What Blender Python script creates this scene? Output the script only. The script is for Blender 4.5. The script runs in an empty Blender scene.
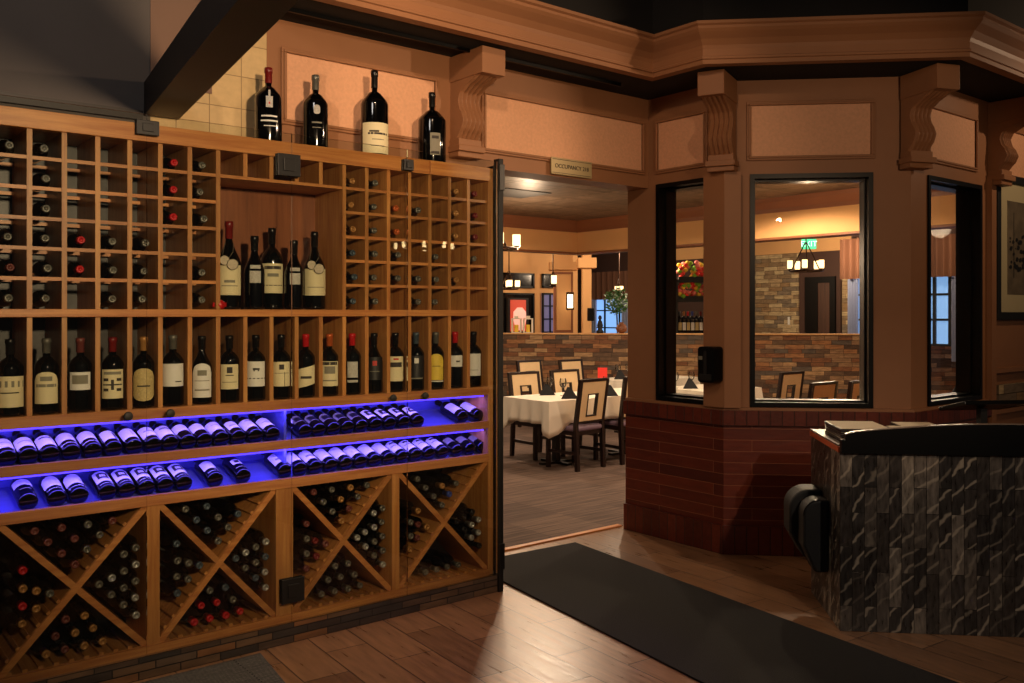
import bpy, math, random
from mathutils import Vector, Matrix
random.seed(7)
C = bpy.context.scene.collection
PI = math.pi
SC = bpy.context.scene
# ------------------------------------------------------------------ survey helpers (camera at 0,0,1.5; F=898 px)
H = 1.5; F = 898.0; FW = (math.cos(math.radians(51)), math.sin(math.radians(51))); RT = (FW[1], -FW[0])
def ray(px):
    u = (px - 512) / F
    return (FW[0] + u * RT[0], FW[1] + u * RT[1])
def X_at(px, Y): d = ray(px); return Y * d[0] / d[1]
def P(px, py, D): d = ray(px); return (d[0] * D, d[1] * D, H + (313 - py) * D / F)

# ------------------------------------------------------------------ mesh builder
class MB:
    def __init__(s): s.v = []; s.f = []
    def add(s, vs, fs):
        n = len(s.v); s.v += [tuple(v) for v in vs]; s.f += [tuple(n + i for i in f) for f in fs]; return s
    def box(s, x0, x1, y0, y1, z0, z1, M=None):
        vs = [Vector((x, y, z)) for z in (z0, z1) for y in (y0, y1) for x in (x0, x1)]
        if M: vs = [M @ v for v in vs]
        return s.add(vs, [(0,2,3,1),(4,5,7,6),(0,1,5,4),(2,6,7,3),(0,4,6,2),(1,3,7,5)])
    def prism(s, poly, z0, z1, M=None):
        n = len(poly); vs = [Vector((x, y, z0)) for x, y in poly] + [Vector((x, y, z1)) for x, y in poly]
        if M: vs = [M @ v for v in vs]
        a = sum(poly[i][0]*poly[(i+1)%n][1]-poly[(i+1)%n][0]*poly[i][1] for i in range(n))
        fs = [tuple(range(n-1,-1,-1)), tuple(range(n, 2*n))] + [(i,(i+1)%n,n+(i+1)%n,n+i) for i in range(n)]
        if a < 0: fs = [tuple(reversed(f)) for f in fs]
        return s.add(vs, fs)
    def lathe(s, prof, n=16, M=None, a0=0.0, a1=2*PI, cap=True):
        full = abs(a1 - a0 - 2*PI) < 1e-6; m = n if full else n + 1
        vs = []
        for r, z in prof:
            for i in range(m):
                a = a0 + (a1 - a0) * i / n
                v = Vector((r*math.cos(a), r*math.sin(a), z)); vs.append(M @ v if M else v)
        fs = []
        for j in range(len(prof)-1):
            for i in range(n):
                k = (i+1) % m
                fs.append((j*m+i, j*m+k, (j+1)*m+k, (j+1)*m+i))
        if full and cap:
            fs.append(tuple(range(m-1,-1,-1))); fs.append(tuple((len(prof)-1)*m+i for i in range(m)))
        return s.add(vs, fs)
    def tube(s, pts, r, n=8):
        pts = [Vector(p) for p in pts]
        rings = []
        for i, p in enumerate(pts):
            d = (pts[min(i+1,len(pts)-1)] - pts[max(i-1,0)]).normalized()
            u = d.cross(Vector((0,0,1)));
            if u.length < 1e-3: u = d.cross(Vector((0,1,0)))
            u.normalize(); w = u.cross(d)
            rings.append([p + (u*math.cos(2*PI*k/n) + w*math.sin(2*PI*k/n))*r for k in range(n)])
        vs = [v for g in rings for v in g]; fs = []
        for j in range(len(pts)-1):
            for i in range(n): fs.append((j*n+i, (j+1)*n+i, (j+1)*n+(i+1)%n, j*n+(i+1)%n))
        fs.append(tuple(range(n))); fs.append(tuple((len(pts)-1)*n+i for i in range(n-1,-1,-1)))
        return s.add(vs, fs)
    def grid(s, fn, nu, nv):
        vs = [fn(i/nu, j/nv) for j in range(nv+1) for i in range(nu+1)]
        fs = [(j*(nu+1)+i, j*(nu+1)+i+1, (j+1)*(nu+1)+i+1, (j+1)*(nu+1)+i) for j in range(nv) for i in range(nu)]
        return s.add(vs, fs)
    def mesh(s, name, mat, smooth=False, bevel=0):
        me = bpy.data.meshes.new(name); me.from_pydata(s.v, [], s.f); me.update()
        uv = me.uv_layers.new(name='uv')
        for p in me.polygons:
            n = p.normal
            for li in p.loop_indices:
                c = me.vertices[me.loops[li].vertex_index].co
                if abs(n.z) > 0.75: uv.data[li].uv = (c.x, c.y)
                else:
                    L = math.hypot(n.x, n.y); uv.data[li].uv = (-n.y/L*c.x*-1 - n.x/L*c.y if False else (-n.y*c.x + n.x*c.y)/L, c.z)
        if mat: me.materials.append(mat)
        if smooth:
            for p in me.polygons: p.use_smooth = True
        return me
def link(name, me, parent=None, loc=(0,0,0), rot=(0,0,0), sc=None):
    o = bpy.data.objects.new(name, me); C.objects.link(o); o.location = loc; o.rotation_euler = rot
    if sc: o.scale = sc
    if parent: o.parent = parent
    return o
def obj(name, mb, mat, parent=None, loc=(0,0,0), rot=(0,0,0), smooth=False, bevel=0, auto=None):
    me = mb.mesh(name, mat, smooth)
    o = link(name, me, parent, loc, rot)
    if smooth and auto:
        me.set_sharp_from_angle(angle=math.radians(auto))
    if bevel:
        m = o.modifiers.new('bevel', 'BEVEL'); m.width = bevel; m.segments = 2; m.limit_method = 'ANGLE'
    return o
def tag(o, label, cat, group=None, kind=None):
    o['label'] = label; o['category'] = cat
    if group: o['group'] = group
    if kind: o['kind'] = kind
    return o
def thing(name, label, cat, loc=(0,0,0), rz=0, group=None, rot=None):
    o = bpy.data.objects.new(name, None); C.objects.link(o); o.empty_display_size = .05
    o.location = loc; o.rotation_euler = rot if rot else (0,0,rz)
    return tag(o, label, cat, group)
def struct(name, mb, mat, **k):
    o = obj(name, mb, mat, **k)
    if not k.get('parent'): o['kind'] = 'structure'
    return o
def sgrp(name):
    o = bpy.data.objects.new(name, None); C.objects.link(o); o['kind'] = 'structure'; return o

# ------------------------------------------------------------------ materials
def lin(c):
    f = lambda x: x/12.92 if x <= .04045 else ((x+.055)/1.055)**2.4
    return tuple(f(x/255) for x in c) + (1,)
def newmat(name):
    m = bpy.data.materials.new(name); m.use_nodes = True; nt = m.node_tree
    return m, nt, nt.nodes['Principled BSDF']
def basic(name, col, rough=.5, metal=0, spec=.5, coat=0, noise=0, nscale=20, bump=0):
    m, nt, b = newmat(name)
    b.inputs['Base Color'].default_value = lin(col); b.inputs['Roughness'].default_value = rough
    b.inputs['Metallic'].default_value = metal; b.inputs['Specular IOR Level'].default_value = spec
    b.inputs['Coat Weight'].default_value = coat
    tc = nt.nodes.new('ShaderNodeTexCoord'); nz = nt.nodes.new('ShaderNodeTexNoise'); nz.inputs['Scale'].default_value = nscale
    nz.inputs['Detail'].default_value = 4
    nt.links.new(tc.outputs['Object'], nz.inputs['Vector'])
    if noise:
        mx = nt.nodes.new('ShaderNodeMix'); mx.data_type = 'RGBA'; mx.blend_type = 'MULTIPLY'; mx.inputs[0].default_value = noise
        mx.inputs[6].default_value = lin(col); nt.links.new(nz.outputs['Color'], mx.inputs[7])
        rp = nt.nodes.new('ShaderNodeValToRGB'); rp.color_ramp.elements[0].position = .3; rp.color_ramp.elements[1].position = .7
        rp.color_ramp.elements[0].color = (.45,.45,.45,1)
        nt.links.new(nz.outputs['Fac'], rp.inputs['Fac']); nt.links.new(rp.outputs['Color'], mx.inputs[7])
        nt.links.new(mx.outputs[2], b.inputs['Base Color'])
    if bump:
        bp = nt.nodes.new('ShaderNodeBump'); bp.inputs['Strength'].default_value = bump; bp.inputs['Distance'].default_value = .01
        nt.links.new(nz.outputs['Fac'], bp.inputs['Height']); nt.links.new(bp.outputs['Normal'], b.inputs['Normal'])
    return m
def emit(name, col, s):
    m, nt, b = newmat(name); b.inputs['Base Color'].default_value = lin(col)
    b.inputs['Emission Color'].default_value = lin(col); b.inputs['Emission Strength'].default_value = s; return m
def wood(name, c1, c2, along='u', rough=.4, scale=1.0):
    m, nt, b = newmat(name); N = nt.nodes.new; L = nt.links.new
    uv = N('ShaderNodeUVMap'); mp = N('ShaderNodeMapping'); L(uv.outputs['UV'], mp.inputs['Vector'])
    mp.inputs['Scale'].default_value = (1.5*scale, 28*scale, 1) if along == 'u' else (28*scale, 1.5*scale, 1)
    oi = N('ShaderNodeObjectInfo'); ad = N('ShaderNodeVectorMath'); ad.operation = 'ADD'
    L(mp.outputs['Vector'], ad.inputs[0]); mu = N('ShaderNodeMath'); mu.operation = 'MULTIPLY'; mu.inputs[1].default_value = 37
    L(oi.outputs['Random'], mu.inputs[0]); L(mu.outputs[0], ad.inputs[1])
    nz = N('ShaderNodeTexNoise'); nz.inputs['Scale'].default_value = 1.6; nz.inputs['Detail'].default_value = 6; nz.inputs['Roughness'].default_value = .65
    nz.inputs['Distortion'].default_value = .4
    L(ad.outputs[0], nz.inputs['Vector'])
    rp = N('ShaderNodeValToRGB'); rp.color_ramp.elements[0].position = .32; rp.color_ramp.elements[1].position = .68
    rp.color_ramp.elements[0].color = lin(c2); rp.color_ramp.elements[1].color = lin(c1)
    L(nz.outputs['Fac'], rp.inputs['Fac'])
    hs = N('ShaderNodeHueSaturation'); L(rp.outputs['Color'], hs.inputs['Color'])
    mr = N('ShaderNodeMapRange'); mr.inputs['To Min'].default_value = .8; mr.inputs['To Max'].default_value = 1.2
    L(oi.outputs['Random'], mr.inputs['Value']); L(mr.outputs[0], hs.inputs['Value'])
    L(hs.outputs['Color'], b.inputs['Base Color']); b.inputs['Roughness'].default_value = rough
    bp = N('ShaderNodeBump'); bp.inputs['Strength'].default_value = .15; bp.inputs['Distance'].default_value = .004
    L(nz.outputs['Fac'], bp.inputs['Height']); L(bp.outputs['Normal'], b.inputs['Normal'])
    return m
def bricks(name, cols, mortar, bw, bh, gap=.004, rough=.6, bump=.5, rot=0, swap=False, nstr=.5, nscale=(30,30,1), off=.5, rmin=None, vein=None, squash=1, bfreq=2):
    """cols: list of (position, colour) for the per-brick colour ramp"""
    m, nt, b = newmat(name); N = nt.nodes.new; L = nt.links.new
    uv = N('ShaderNodeUVMap'); mp = N('ShaderNodeMapping'); L(uv.outputs['UV'], mp.inputs['Vector'])
    mp.inputs['Rotation'].default_value = (0,0,rot)
    br = N('ShaderNodeTexBrick'); L(mp.outputs['Vector'], br.inputs['Vector'])
    br.inputs['Scale'].default_value = 1; br.inputs['Brick Width'].default_value = bw; br.inputs['Row Height'].default_value = bh
    br.inputs['Mortar Size'].default_value = gap; br.inputs['Mortar Smooth'].default_value = .3; br.offset = off; br.inputs['Bias'].default_value = 0
    br.squash = squash; br.squash_frequency = bfreq
    br.inputs['Color1'].default_value = (0,0,0,1); br.inputs['Color2'].default_value = (1,1,1,1); br.inputs['Mortar'].default_value = (.5,.5,.5,1)
    rp = N('ShaderNodeValToRGB'); rp.color_ramp.interpolation = 'CONSTANT'
    el = rp.color_ramp.elements
    while len(el) > 1: el.remove(el[-1])
    el[0].position = cols[0][0]; el[0].color = lin(cols[0][1])
    for p, c in cols[1:]:
        e = el.new(p); e.color = lin(c)
    if len(cols) <= 3: rp.color_ramp.interpolation = 'LINEAR'
    L(br.outputs['Color'], rp.inputs['Fac'])
    m2 = N('ShaderNodeMapping'); L(mp.outputs['Vector'], m2.inputs['Vector']); m2.inputs['Scale'].default_value = nscale
    nz = N('ShaderNodeTexNoise'); nz.inputs['Scale'].default_value = 1; nz.inputs['Detail'].default_value = 5; L(m2.outputs['Vector'], nz.inputs['Vector'])
    r2 = N('ShaderNodeValToRGB'); r2.color_ramp.elements[0].position = .3; r2.color_ramp.elements[1].position = .7
    r2.color_ramp.elements[0].color = (.45,.45,.45,1); r2.color_ramp.elements[1].color = (1.3,1.3,1.3,1)
    L(nz.outputs['Fac'], r2.inputs['Fac'])
    mx = N('ShaderNodeMix'); mx.data_type = 'RGBA'; mx.blend_type = 'MULTIPLY'; mx.inputs[0].default_value = nstr
    L(rp.outputs['Color'], mx.inputs[6]); L(r2.outputs['Color'], mx.inputs[7])
    last = mx.outputs[2]
    if vein:
        m3 = N('ShaderNodeMapping'); L(mp.outputs['Vector'], m3.inputs['Vector']); m3.inputs['Scale'].default_value = (9, 6, 1); m3.inputs['Rotation'].default_value=(0,0,-.25)
        n3 = N('ShaderNodeTexWave'); n3.wave_type = 'BANDS'; n3.bands_direction = 'DIAGONAL'; n3.inputs['Scale'].default_value = .9; n3.inputs['Distortion'].default_value = 7; n3.inputs['Detail'].default_value = 3; n3.inputs['Detail Scale'].default_value = .8
        # a different vein pattern on every tile
        ad = N('ShaderNodeVectorMath'); ad.operation = 'MULTIPLY_ADD'; L(br.outputs['Color'], ad.inputs[0]); ad.inputs[1].default_value = (9,7,3); L(m3.outputs['Vector'], ad.inputs[2])
        L(ad.outputs[0], n3.inputs['Vector'])
        r3 = N('ShaderNodeValToRGB'); e3 = r3.color_ramp.elements
        e3[0].position = .86; e3[0].color = (0,0,0,1); e3[1].position = 1.0; e3[1].color = (.55,.55,.55,1)
        L(n3.outputs['Fac'], r3.inputs['Fac'])
        mv = N('ShaderNodeMix'); mv.data_type = 'RGBA'; mul = N('ShaderNodeMath'); mul.operation = 'MULTIPLY'; L(r3.outputs['Color'], mul.inputs[0]); L(br.outputs['Color'], mul.inputs[1])
        L(mul.outputs[0], mv.inputs[0]); L(last, mv.inputs[6]); mv.inputs[7].default_value = lin(vein); last = mv.outputs[2]
    mm = N('ShaderNodeMix'); mm.data_type = 'RGBA'; L(br.outputs['Fac'], mm.inputs[0]); L(last, mm.inputs[6]); mm.inputs[7].default_value = lin(mortar)
    L(mm.outputs[2], b.inputs['Base Color']); b.inputs['Roughness'].default_value = rough
    if rmin is not None:
        mr = N('ShaderNodeMapRange'); mr.inputs['To Min'].default_value = rmin; mr.inputs['To Max'].default_value = rough
        L(nz.outputs['Fac'], mr.inputs['Value']); L(mr.outputs[0], b.inputs['Roughness'])
    iv = N('ShaderNodeMath'); iv.operation = 'SUBTRACT'; iv.inputs[0].default_value = 1; L(br.outputs['Fac'], iv.inputs[1])
    ml = N('ShaderNodeMath'); ml.operation = 'MULTIPLY_ADD'; L(nz.outputs['Fac'], ml.inputs[0]); ml.inputs[1].default_value = .25; L(iv.outputs[0], ml.inputs[2])
    m5 = N('ShaderNodeMath'); m5.operation = 'MULTIPLY_ADD'; L(br.outputs['Color'], m5.inputs[0]); m5.inputs[1].default_value = .6; L(ml.outputs[0], m5.inputs[2])
    bp = N('ShaderNodeBump'); bp.inputs['Strength'].default_value = bump; bp.inputs['Distance'].default_value = .01
    L(m5.outputs[0], bp.inputs['Height']); L(bp.outputs['Normal'], b.inputs['Normal'])
    return m
def glassmat(name, tint=(1,1,1), refl=1.0):
    m, nt, b = newmat(name); nt.nodes.remove(b); N = nt.nodes.new; L = nt.links.new
    tr = N('ShaderNodeBsdfTransparent'); tr.inputs['Color'].default_value = (*tint, 1)
    gl = N('ShaderNodeBsdfGlossy'); gl.inputs['Roughness'].default_value = 0.0
    fr = N('ShaderNodeFresnel'); fr.inputs['IOR'].default_value = 1.45
    mu = N('ShaderNodeMath'); mu.operation = 'MULTIPLY'; mu.inputs[1].default_value = refl; L(fr.outputs[0], mu.inputs[0])
    mx = N('ShaderNodeMixShader'); L(mu.outputs[0], mx.inputs[0]); L(tr.outputs[0], mx.inputs[1]); L(gl.outputs[0], mx.inputs[2])
    L(mx.outputs[0], nt.nodes['Material Output'].inputs['Surface'])
    return m

M = {}
M['wood_u'] = wood('cedar grain along', (206,142,80), (166,98,50), 'u')
M['wood_v'] = wood('cedar grain up', (204,146,82), (164,100,50), 'v')
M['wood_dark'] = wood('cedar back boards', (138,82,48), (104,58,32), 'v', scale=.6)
M['wood_shelf'] = wood('LED tinted shelf board', (96,100,176), (78,84,156), 'u')  # LED blue put into the colour of the shelves, their back and dividers
M['wood_shade'] = wood('shaded back boards', (34,26,22), (24,18,16), 'v', scale=.6)  # shade inside the cells and bins put into the board colour
M['tan'] = basic('tan painted woodwork', (158,110,76), .5, spec=.3, noise=.12, nscale=6)
M['panel'] = basic('textured panel plaster', (232,174,134), .7, noise=.22, nscale=60, bump=.3)
M['grey_wall'] = basic('grey painted wall', (92,86,84), .8, noise=.25, nscale=3)
M['brown_wall'] = basic('brown painted wall', (128,100,84), .8, noise=.25, nscale=3)
M['black_ceiling'] = basic('black ceiling paint', (16,14,14), .9)
M['black_gloss'] = basic('black lacquer', (5,5,5), .35, spec=.22)
M['black_matt'] = basic('black matt', (7,7,8), .6)
M['black_metal'] = basic('black metal fitting', (12,12,13), .45)
M['beam'] = basic('dark brown beam', (38,28,24), .5, noise=.4, nscale=8)
M['cream_tile'] = bricks('cream wall tile', [(0,(206,176,126)),(1,(214,184,134))], (150,122,84), .155, .155, .0025, .45, .2, off=0, nstr=.15)
M['brick_red'] = bricks('dark red glazed brick', [(0,(96,36,20)),(.5,(114,46,26)),(1,(84,30,18))], (158,96,62), .9, .071, .0016, .38, .4, nstr=.35, nscale=(8,30,1))
M['brick_cap'] = bricks('dark red rowlock brick', [(0,(92,34,20)),(.5,(110,44,26)),(1,(78,28,16))], (60,26,16), .072, .2, .004, .35, .5, off=0, nstr=.4)
M['ledge'] = bricks('stacked ledgestone', [(0,(150,116,84)),(.18,(104,80,60)),(.34,(176,140,100)),(.48,(128,84,54)),(.62,(96,84,74)),(.76,(160,112,72)),(.88,(84,62,46))], (36,26,20), .27, .062, .0025, .75, 1.0, nstr=.8, nscale=(10,40,1), off=.37, squash=.7, bfreq=3)
M['ledge_pale'] = bricks('pale stacked ledgestone', [(0,(176,150,112)),(.2,(140,116,86)),(.4,(190,168,128)),(.6,(150,120,84)),(.8,(128,112,92))], (60,46,34), .33, .085, .003, .75, 1.0, nstr=.7, nscale=(8,30,1), off=.37, squash=.7, bfreq=3)
M['base_stone'] = bricks('dark ledgestone base', [(0,(72,56,44)),(.2,(52,42,36)),(.4,(92,70,50)),(.6,(112,76,46)),(.75,(48,42,38)),(.9,(82,66,52))], (16,13,11), .17, .034, .0025, .6, 1.0, nstr=.7, nscale=(8,30,1), off=.4)
M['mosaic'] = bricks('slate strip mosaic', [(0,(58,52,48)),(.22,(88,80,73)),(.36,(48,44,42)),(.5,(78,71,65)),(.62,(64,58,54)),(.76,(118,108,98)),(.86,(56,51,48)),(.94,(138,127,114))], (12,11,11), .28, .056, .0012, .5, .8, rot=PI/2, nstr=1.0, nscale=(16,60,1), off=.43, rmin=.15, vein=(205,190,168))
M['floor'] = bricks('wood look plank tile', [(0,(150,108,76)),(.5,(168,124,88)),(1,(132,94,66))], (58,42,32), .62, .2, .003, .42, .3, rot=math.radians(-86), nstr=.55, nscale=(5,40,1), off=.4, rmin=.2)
M['carpet'] = bricks('striped carpet tile', [(0,(104,84,74)),(.5,(116,94,82)),(1,(92,74,66))], (84,68,60), .5, .5, .002, .95, .3, rot=math.radians(0), nstr=1.0, nscale=(2.5,42,1), off=0)
M['mat'] = basic('charcoal entrance carpet', (32,30,30), .95, noise=.5, nscale=260, bump=.5)
M['grille'] = bricks('ribbed walk off strip', [(0,(120,116,112)),(1,(140,136,130))], (26,26,26), 3.0, .012, .0035, .7, .6, rot=math.radians(0), nstr=.7, nscale=(60,60,1))
M['bottle'] = basic('dark green bottle glass', (7,8,7), .06, spec=.7)
M['bottle2'] = basic('black bottle glass', (5,5,6), .08, spec=.7)
M['glass'] = glassmat('clear glass', (.93,.95,.93), 1.0)
M['pane'] = glassmat('window glass', (.95,.95,.93), .25)
M['cloth'] = basic('white linen', (232,222,205), .85)
M['chair_cream'] = basic('cream upholstery', (226,196,150), .7, noise=.1)
M['chair_seat'] = basic('mauve grey vinyl', (128,108,128), .45)
M['chair_wood'] = basic('espresso wood', (30,14,12), .35)
M['napkin'] = basic('black napkin', (14,14,18), .8)
M['wine_glass'] = glassmat('stemware', (.9,.92,.93), 1.5)
M['tin'] = bricks('embossed bronze ceiling tile', [(0,(92,76,64)),(.5,(116,98,82)),(1,(80,66,56))], (40,32,26), .6, .6, .012, .4, 1.0, nstr=1.0, nscale=(11,11,1), off=0)
M['soffit'] = basic('apricot soffit paint', (222,170,112), .8, noise=.1, nscale=3)
M['crown_dark'] = basic('brown crown moulding', (132,80,50), .5)
M['ceil_blue'] = basic('far ceiling', (96,92,96), .8)
M['orange_edge'] = basic('orange laminate edge', (214,98,52), .4)
M['counter'] = basic('counter top', (120,104,92), .35)
M['menu'] = basic('dark printed menu cover', (44,36,38), .35, noise=.8, nscale=90)
M['paper'] = basic('cream paper', (206,190,160), .8)
M['mount'] = basic('pale mat board', (190,178,140), .8)
M['sketch'] = basic('sepia print', (120,106,84), .7, noise=1.0, nscale=9)
M['steel'] = basic('brushed steel', (150,150,150), .3, metal=1)
M['silver'] = basic('pewter medallion', (120,110,92), .45, metal=.5, noise=.6, nscale=160)
M['iron'] = basic('dark iron', (60,38,24), .4, metal=.6)
M['bulb'] = emit('warm bulb', (255,214,150), 14)
M['bulb_far'] = emit('far warm bulb', (255,214,150), 3.2)
M['sign'] = basic('brass sign', (176,156,112), .35, metal=.2, noise=.15)
M['sign_text'] = basic('sign lettering', (52,40,26), .5)
M['exit'] = emit('exit sign face', (40,190,130), 1.5)
M['exit_text'] = emit('exit sign letters', (170,255,225), 2.2)
M['daylight'] = emit('daylit window', (120,165,220), 1.3)
M['curtain'] = basic('brown curtain', (104,66,44), .8)
M['sheer'] = basic('sheer curtain', (150,160,190), .7)
M['leaf'] = basic('leaf green', (60,110,50), .6)
M['flower_r'] = basic('red petal', (230,50,40), .6); M['flower_y'] = basic('yellow petal', (250,210,70), .6)
M['flower_p'] = basic('pink petal', (240,130,120), .6); M['flower_g'] = basic('lime leaf', (130,190,60), .6)
M['screen'] = emit('picture screen', (190,110,90), .8)
M['sconce'] = emit('sconce shade', (255,226,180), 5)
M['dark_door'] = wood('walnut door', (84,56,42), (58,38,30), 'v', scale=.5)
M['dark_wall'] = basic('dark brown wall', (70,46,36), .8)
CAP = {'grey': basic('grey foil', (112,110,102), .35, metal=.5), 'red': basic('red foil', (186,22,28), .35), 'gold': basic('tan foil', (176,126,70), .35, metal=.3),
       'silver': basic('silver foil', (190,190,186), .3, metal=.6), 'black': basic('black foil', (16,14,14), .3), 'blue': basic('blue foil', (50,70,150), .35),
       'rose': basic('dull rose foil', (104,50,44), .4), 'teal': basic('blue grey foil', (78,92,104), .35, metal=.4), 'orange': basic('copper foil', (196,96,46), .3, metal=.3),
       'wine': basic('dark red foil', (110,22,20), .35)}
CAPNAME = {'grey':'grey','red':'bright red','gold':'tan','silver':'silver','black':'black','blue':'blue','rose':'dull rose','teal':'blue grey','orange':'copper','wine':'dark red'}
LAB = {'cream': basic('cream label', (224,212,170), .7), 'white': basic('white label', (226,224,216), .7), 'gold': basic('ornate gold label', (206,184,124), .6, noise=.6, nscale=120),
       'yellow': basic('yellow label', (226,196,70), .6), 'black': basic('black label', (26,24,24), .5), 'red': basic('red mark', (190,50,40), .6), 'ink': basic('printed ink', (52,46,42), .7),
       'grey': basic('grey print', (130,126,110), .7), 'silverprint': basic('white screen print', (200,196,186), .6, noise=.7, nscale=160)}

# ------------------------------------------------------------------ bottles
_mc = {}
def cached(key, fn):
    if key not in _mc: _mc[key] = fn()
    return _mc[key]
def b_prof(h, r, kind):
    rn = .0132 * h / .28 if h < .3 else .0150
    sh = {'bdx': .62, 'burg': .50, 'mag': .60}[kind]
    z1 = h*sh
    p = [(r*.80, 0), (r*.97, .004), (r, .012), (r, z1)]
    n = 8; z2 = h*(.76 if kind != 'burg' else .80)
    for i in range(1, n+1):
        t = i/n
        if kind == 'burg': s = (1-t)**1.35 if False else .5+.5*math.cos(PI*t)
        else: s = math.sqrt(max(0, 1-t*t))*.55 + (.5+.5*math.cos(PI*t))*.45
        p.append((rn + (r-rn)*s, z1 + (z2-z1)*t))
    p += [(rn*.98, h*.93), (rn*1.18, h*.935), (rn*1.18, h*.965), (rn, h*.97), (rn*.9, h-.002)]
    return p, rn, z1
def patch(r, z0, z1, a, ctr=-PI/2, shape='rect', n=10, off=0.0008):
    """curved label wrapped on the cylinder of radius r"""
    mb = MB(); rr = r + off; vs = []; m = n+1
    for j, zz in enumerate((0, 1)):
        for i in range(m):
            t = i/n; an = ctr - a/2 + a*t; lo, hi = z0, z1; s = 2*t-1
            if shape == 'arch': hi = z1 - (z1-z0)*.28*(1-math.sqrt(max(0,1-s*s)))
            if shape == 'oval': hi = z1 - (z1-z0)*.3*(1-math.sqrt(max(0,1-s*s*.98))); lo = z0 + (z1-z0)*.2*(1-math.sqrt(max(0,1-s*s*.98)))
            if shape == 'slant': hi = z1 + s*.012; lo = z0 + s*.012
            z = hi if zz else lo
            vs.append((rr*math.cos(an), rr*math.sin(an), z))
    fs = [(i, i+1, m+i+1, m+i) for i in range(n)]
    return mb.add(vs, fs)
def bottle(name, label, loc, rot=(0,0,0), h=.265, r=.034, kind='bdx', cap='grey', lab=None, marks=(), group=None, glass='bottle', extra=None, seg=20, cat='bottle'):
    t = thing(name, label, cat, loc, rot=rot, group=group)
    prof, rn, zsh = b_prof(h, r, kind)
    link('glass_body', cached(('b', h, r, kind, glass, seg), lambda: MB().lathe(prof, seg).mesh('glass_body', M[glass], True)), t)
    cp = [(rn*1.02, h*.80), (rn*1.12, h*.805), (rn*1.12, h*.93), (rn*1.27, h*.935), (rn*1.27, h*.97), (rn*1.2, h), (rn*.62, h+.0006), (rn*.6, h-.001)]
    link('capsule', cached(('c', h, rn, cap, seg), lambda: MB().lathe(cp, 14).mesh('capsule', CAP[cap], True)), t)
    if lab:
        col, z0, z1, ang, shape = lab
        lo = link('label', cached(('l', h, r) + lab, lambda: patch(r, h*z0, h*z1, ang, shape=shape).mesh('label', LAB[col], True)), t)
        for mk in marks:
            mc, mz0, mz1, ma, mctr = mk
            link('print', cached(('m', h, r) + tuple(mk), lambda: patch(r, h*mz0, h*mz1, ma, ctr=-PI/2+mctr, n=5, off=.0014).mesh('print', LAB[mc], True)), lo)
    if extra: extra(t)
    return t

# ------------------------------------------------------------------ setting: floors
FT = MB().prism([(-3,-4),(9,-4),(9,2.8),(5.4,2.8),(4.6,3.6),(4.6,4.43),(-3,4.43)], -.05, 0)
o = struct('floor', FT, M['floor'])
cp_ = MB().prism([(1,4.45),(4.6,4.45),(4.6,3.6),(5.4,2.8),(9,2.8),(18,2.8),(18,20),(1,20)], -.05, .001)
struct('floor_dining', cp_, M['carpet'])
struct('trim_1', MB().box(3.05,4.57,4.415,4.46,0,.010), M['wood_u'])
tag(obj('entrance_mat', MB().prism([(3.995,4.28),(3.165,4.33),(2.72,1.2),(3.62,1.2)], .001, .010), M['mat']), 'long charcoal carpet runner lying on the plank floor before the doorway', 'mat')
tag(obj('striped_floor_mat', MB().prism([(1.622,3.76),(0.0,3.76),(-.1,2.9),(1.50,2.9)], .001, .008), M['grille']), 'grey ribbed walk-off mat on the floor in front of the left wine bins', 'mat')

# ------------------------------------------------------------------ walls
WY = 4.17; WT = .19; ZT = 3.3
struct('wall_north', MB().box(1.833,3.05,WY,WY+WT,0,ZT).box(3.05,4.60,WY,WY+WT,2.35,ZT), M['tan'])
struct('wall_tiled', MB().box(1.28,1.833,WY+.002,WY+WT,0,ZT), M['cream_tile'])
struct('wall_upper_brown', MB().box(1.28,1.56,WY-.003,WY+.002,2.53,3.8), M['brown_wall'])
struct('wall_west', MB().box(-2.5,1.28,WY,WY+WT,0,3.8), M['grey_wall'])
struct('trim_2', MB().box(-2.5,1.24,WY-.03,WY,2.36,2.40), M['beam'])

C0=(4.57,4.36); C1=(4.57,3.53); C2=(5.362,2.738); C3=(6.38,2.738); C4=(9.0,2.738)
def offs(path, d):
    """offset a polyline to its outer (camera) side, mitred"""
    out = []; n = len(path)
    def nrm(a, b):
        dx, dy = b[0]-a[0], b[1]-a[1]; L = math.hypot(dx, dy); return (dy/L, -dx/L)   # right of direction
    for i, p in enumerate(path):
        ns = []
        if i > 0: ns.append(nrm(path[i-1], p))
        if i < n-1: ns.append(nrm(p, path[i+1]))
        if len(ns) == 1: q = ns[0]; k = 1
        else:
            q = (ns[0][0]+ns[1][0], ns[0][1]+ns[1][1]); L = math.hypot(*q); q = (q[0]/L, q[1]/L); k = 1/(q[0]*ns[0][0]+q[1]*ns[0][1])
        out.append((p[0]+q[0]*d*k, p[1]+q[1]*d*k))
    return out
def band(path, d0, d1, z0, z1):
    a = offs(path, d0); b = offs(path, d1); return MB().prism(a + b[::-1], z0, z1)
BAY = [C0, C1, C2, C3]
def wall_seg(name, p0, p1, win, mat, thick=.16, z0=0, z1=ZT, zw=(.915,2.365)):
    L = math.hypot(p1[0]-p0[0], p1[1]-p0[1]); a = math.atan2(p1[1]-p0[1], p1[0]-p0[0])
    # local x along the wall, local +y away from the camera side
    mb = MB(); s0, s1 = win
    mb.box(0,s0,0,thick,z0,z1).box(s1,L,0,thick,z0,z1).box(s0,s1,0,thick,z0,zw[0]).box(s0,s1,0,thick,zw[1],z1)
    o = struct(name, mb, mat, loc=(p0[0],p0[1],0), rot=(0,0,a)); return a, L
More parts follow.
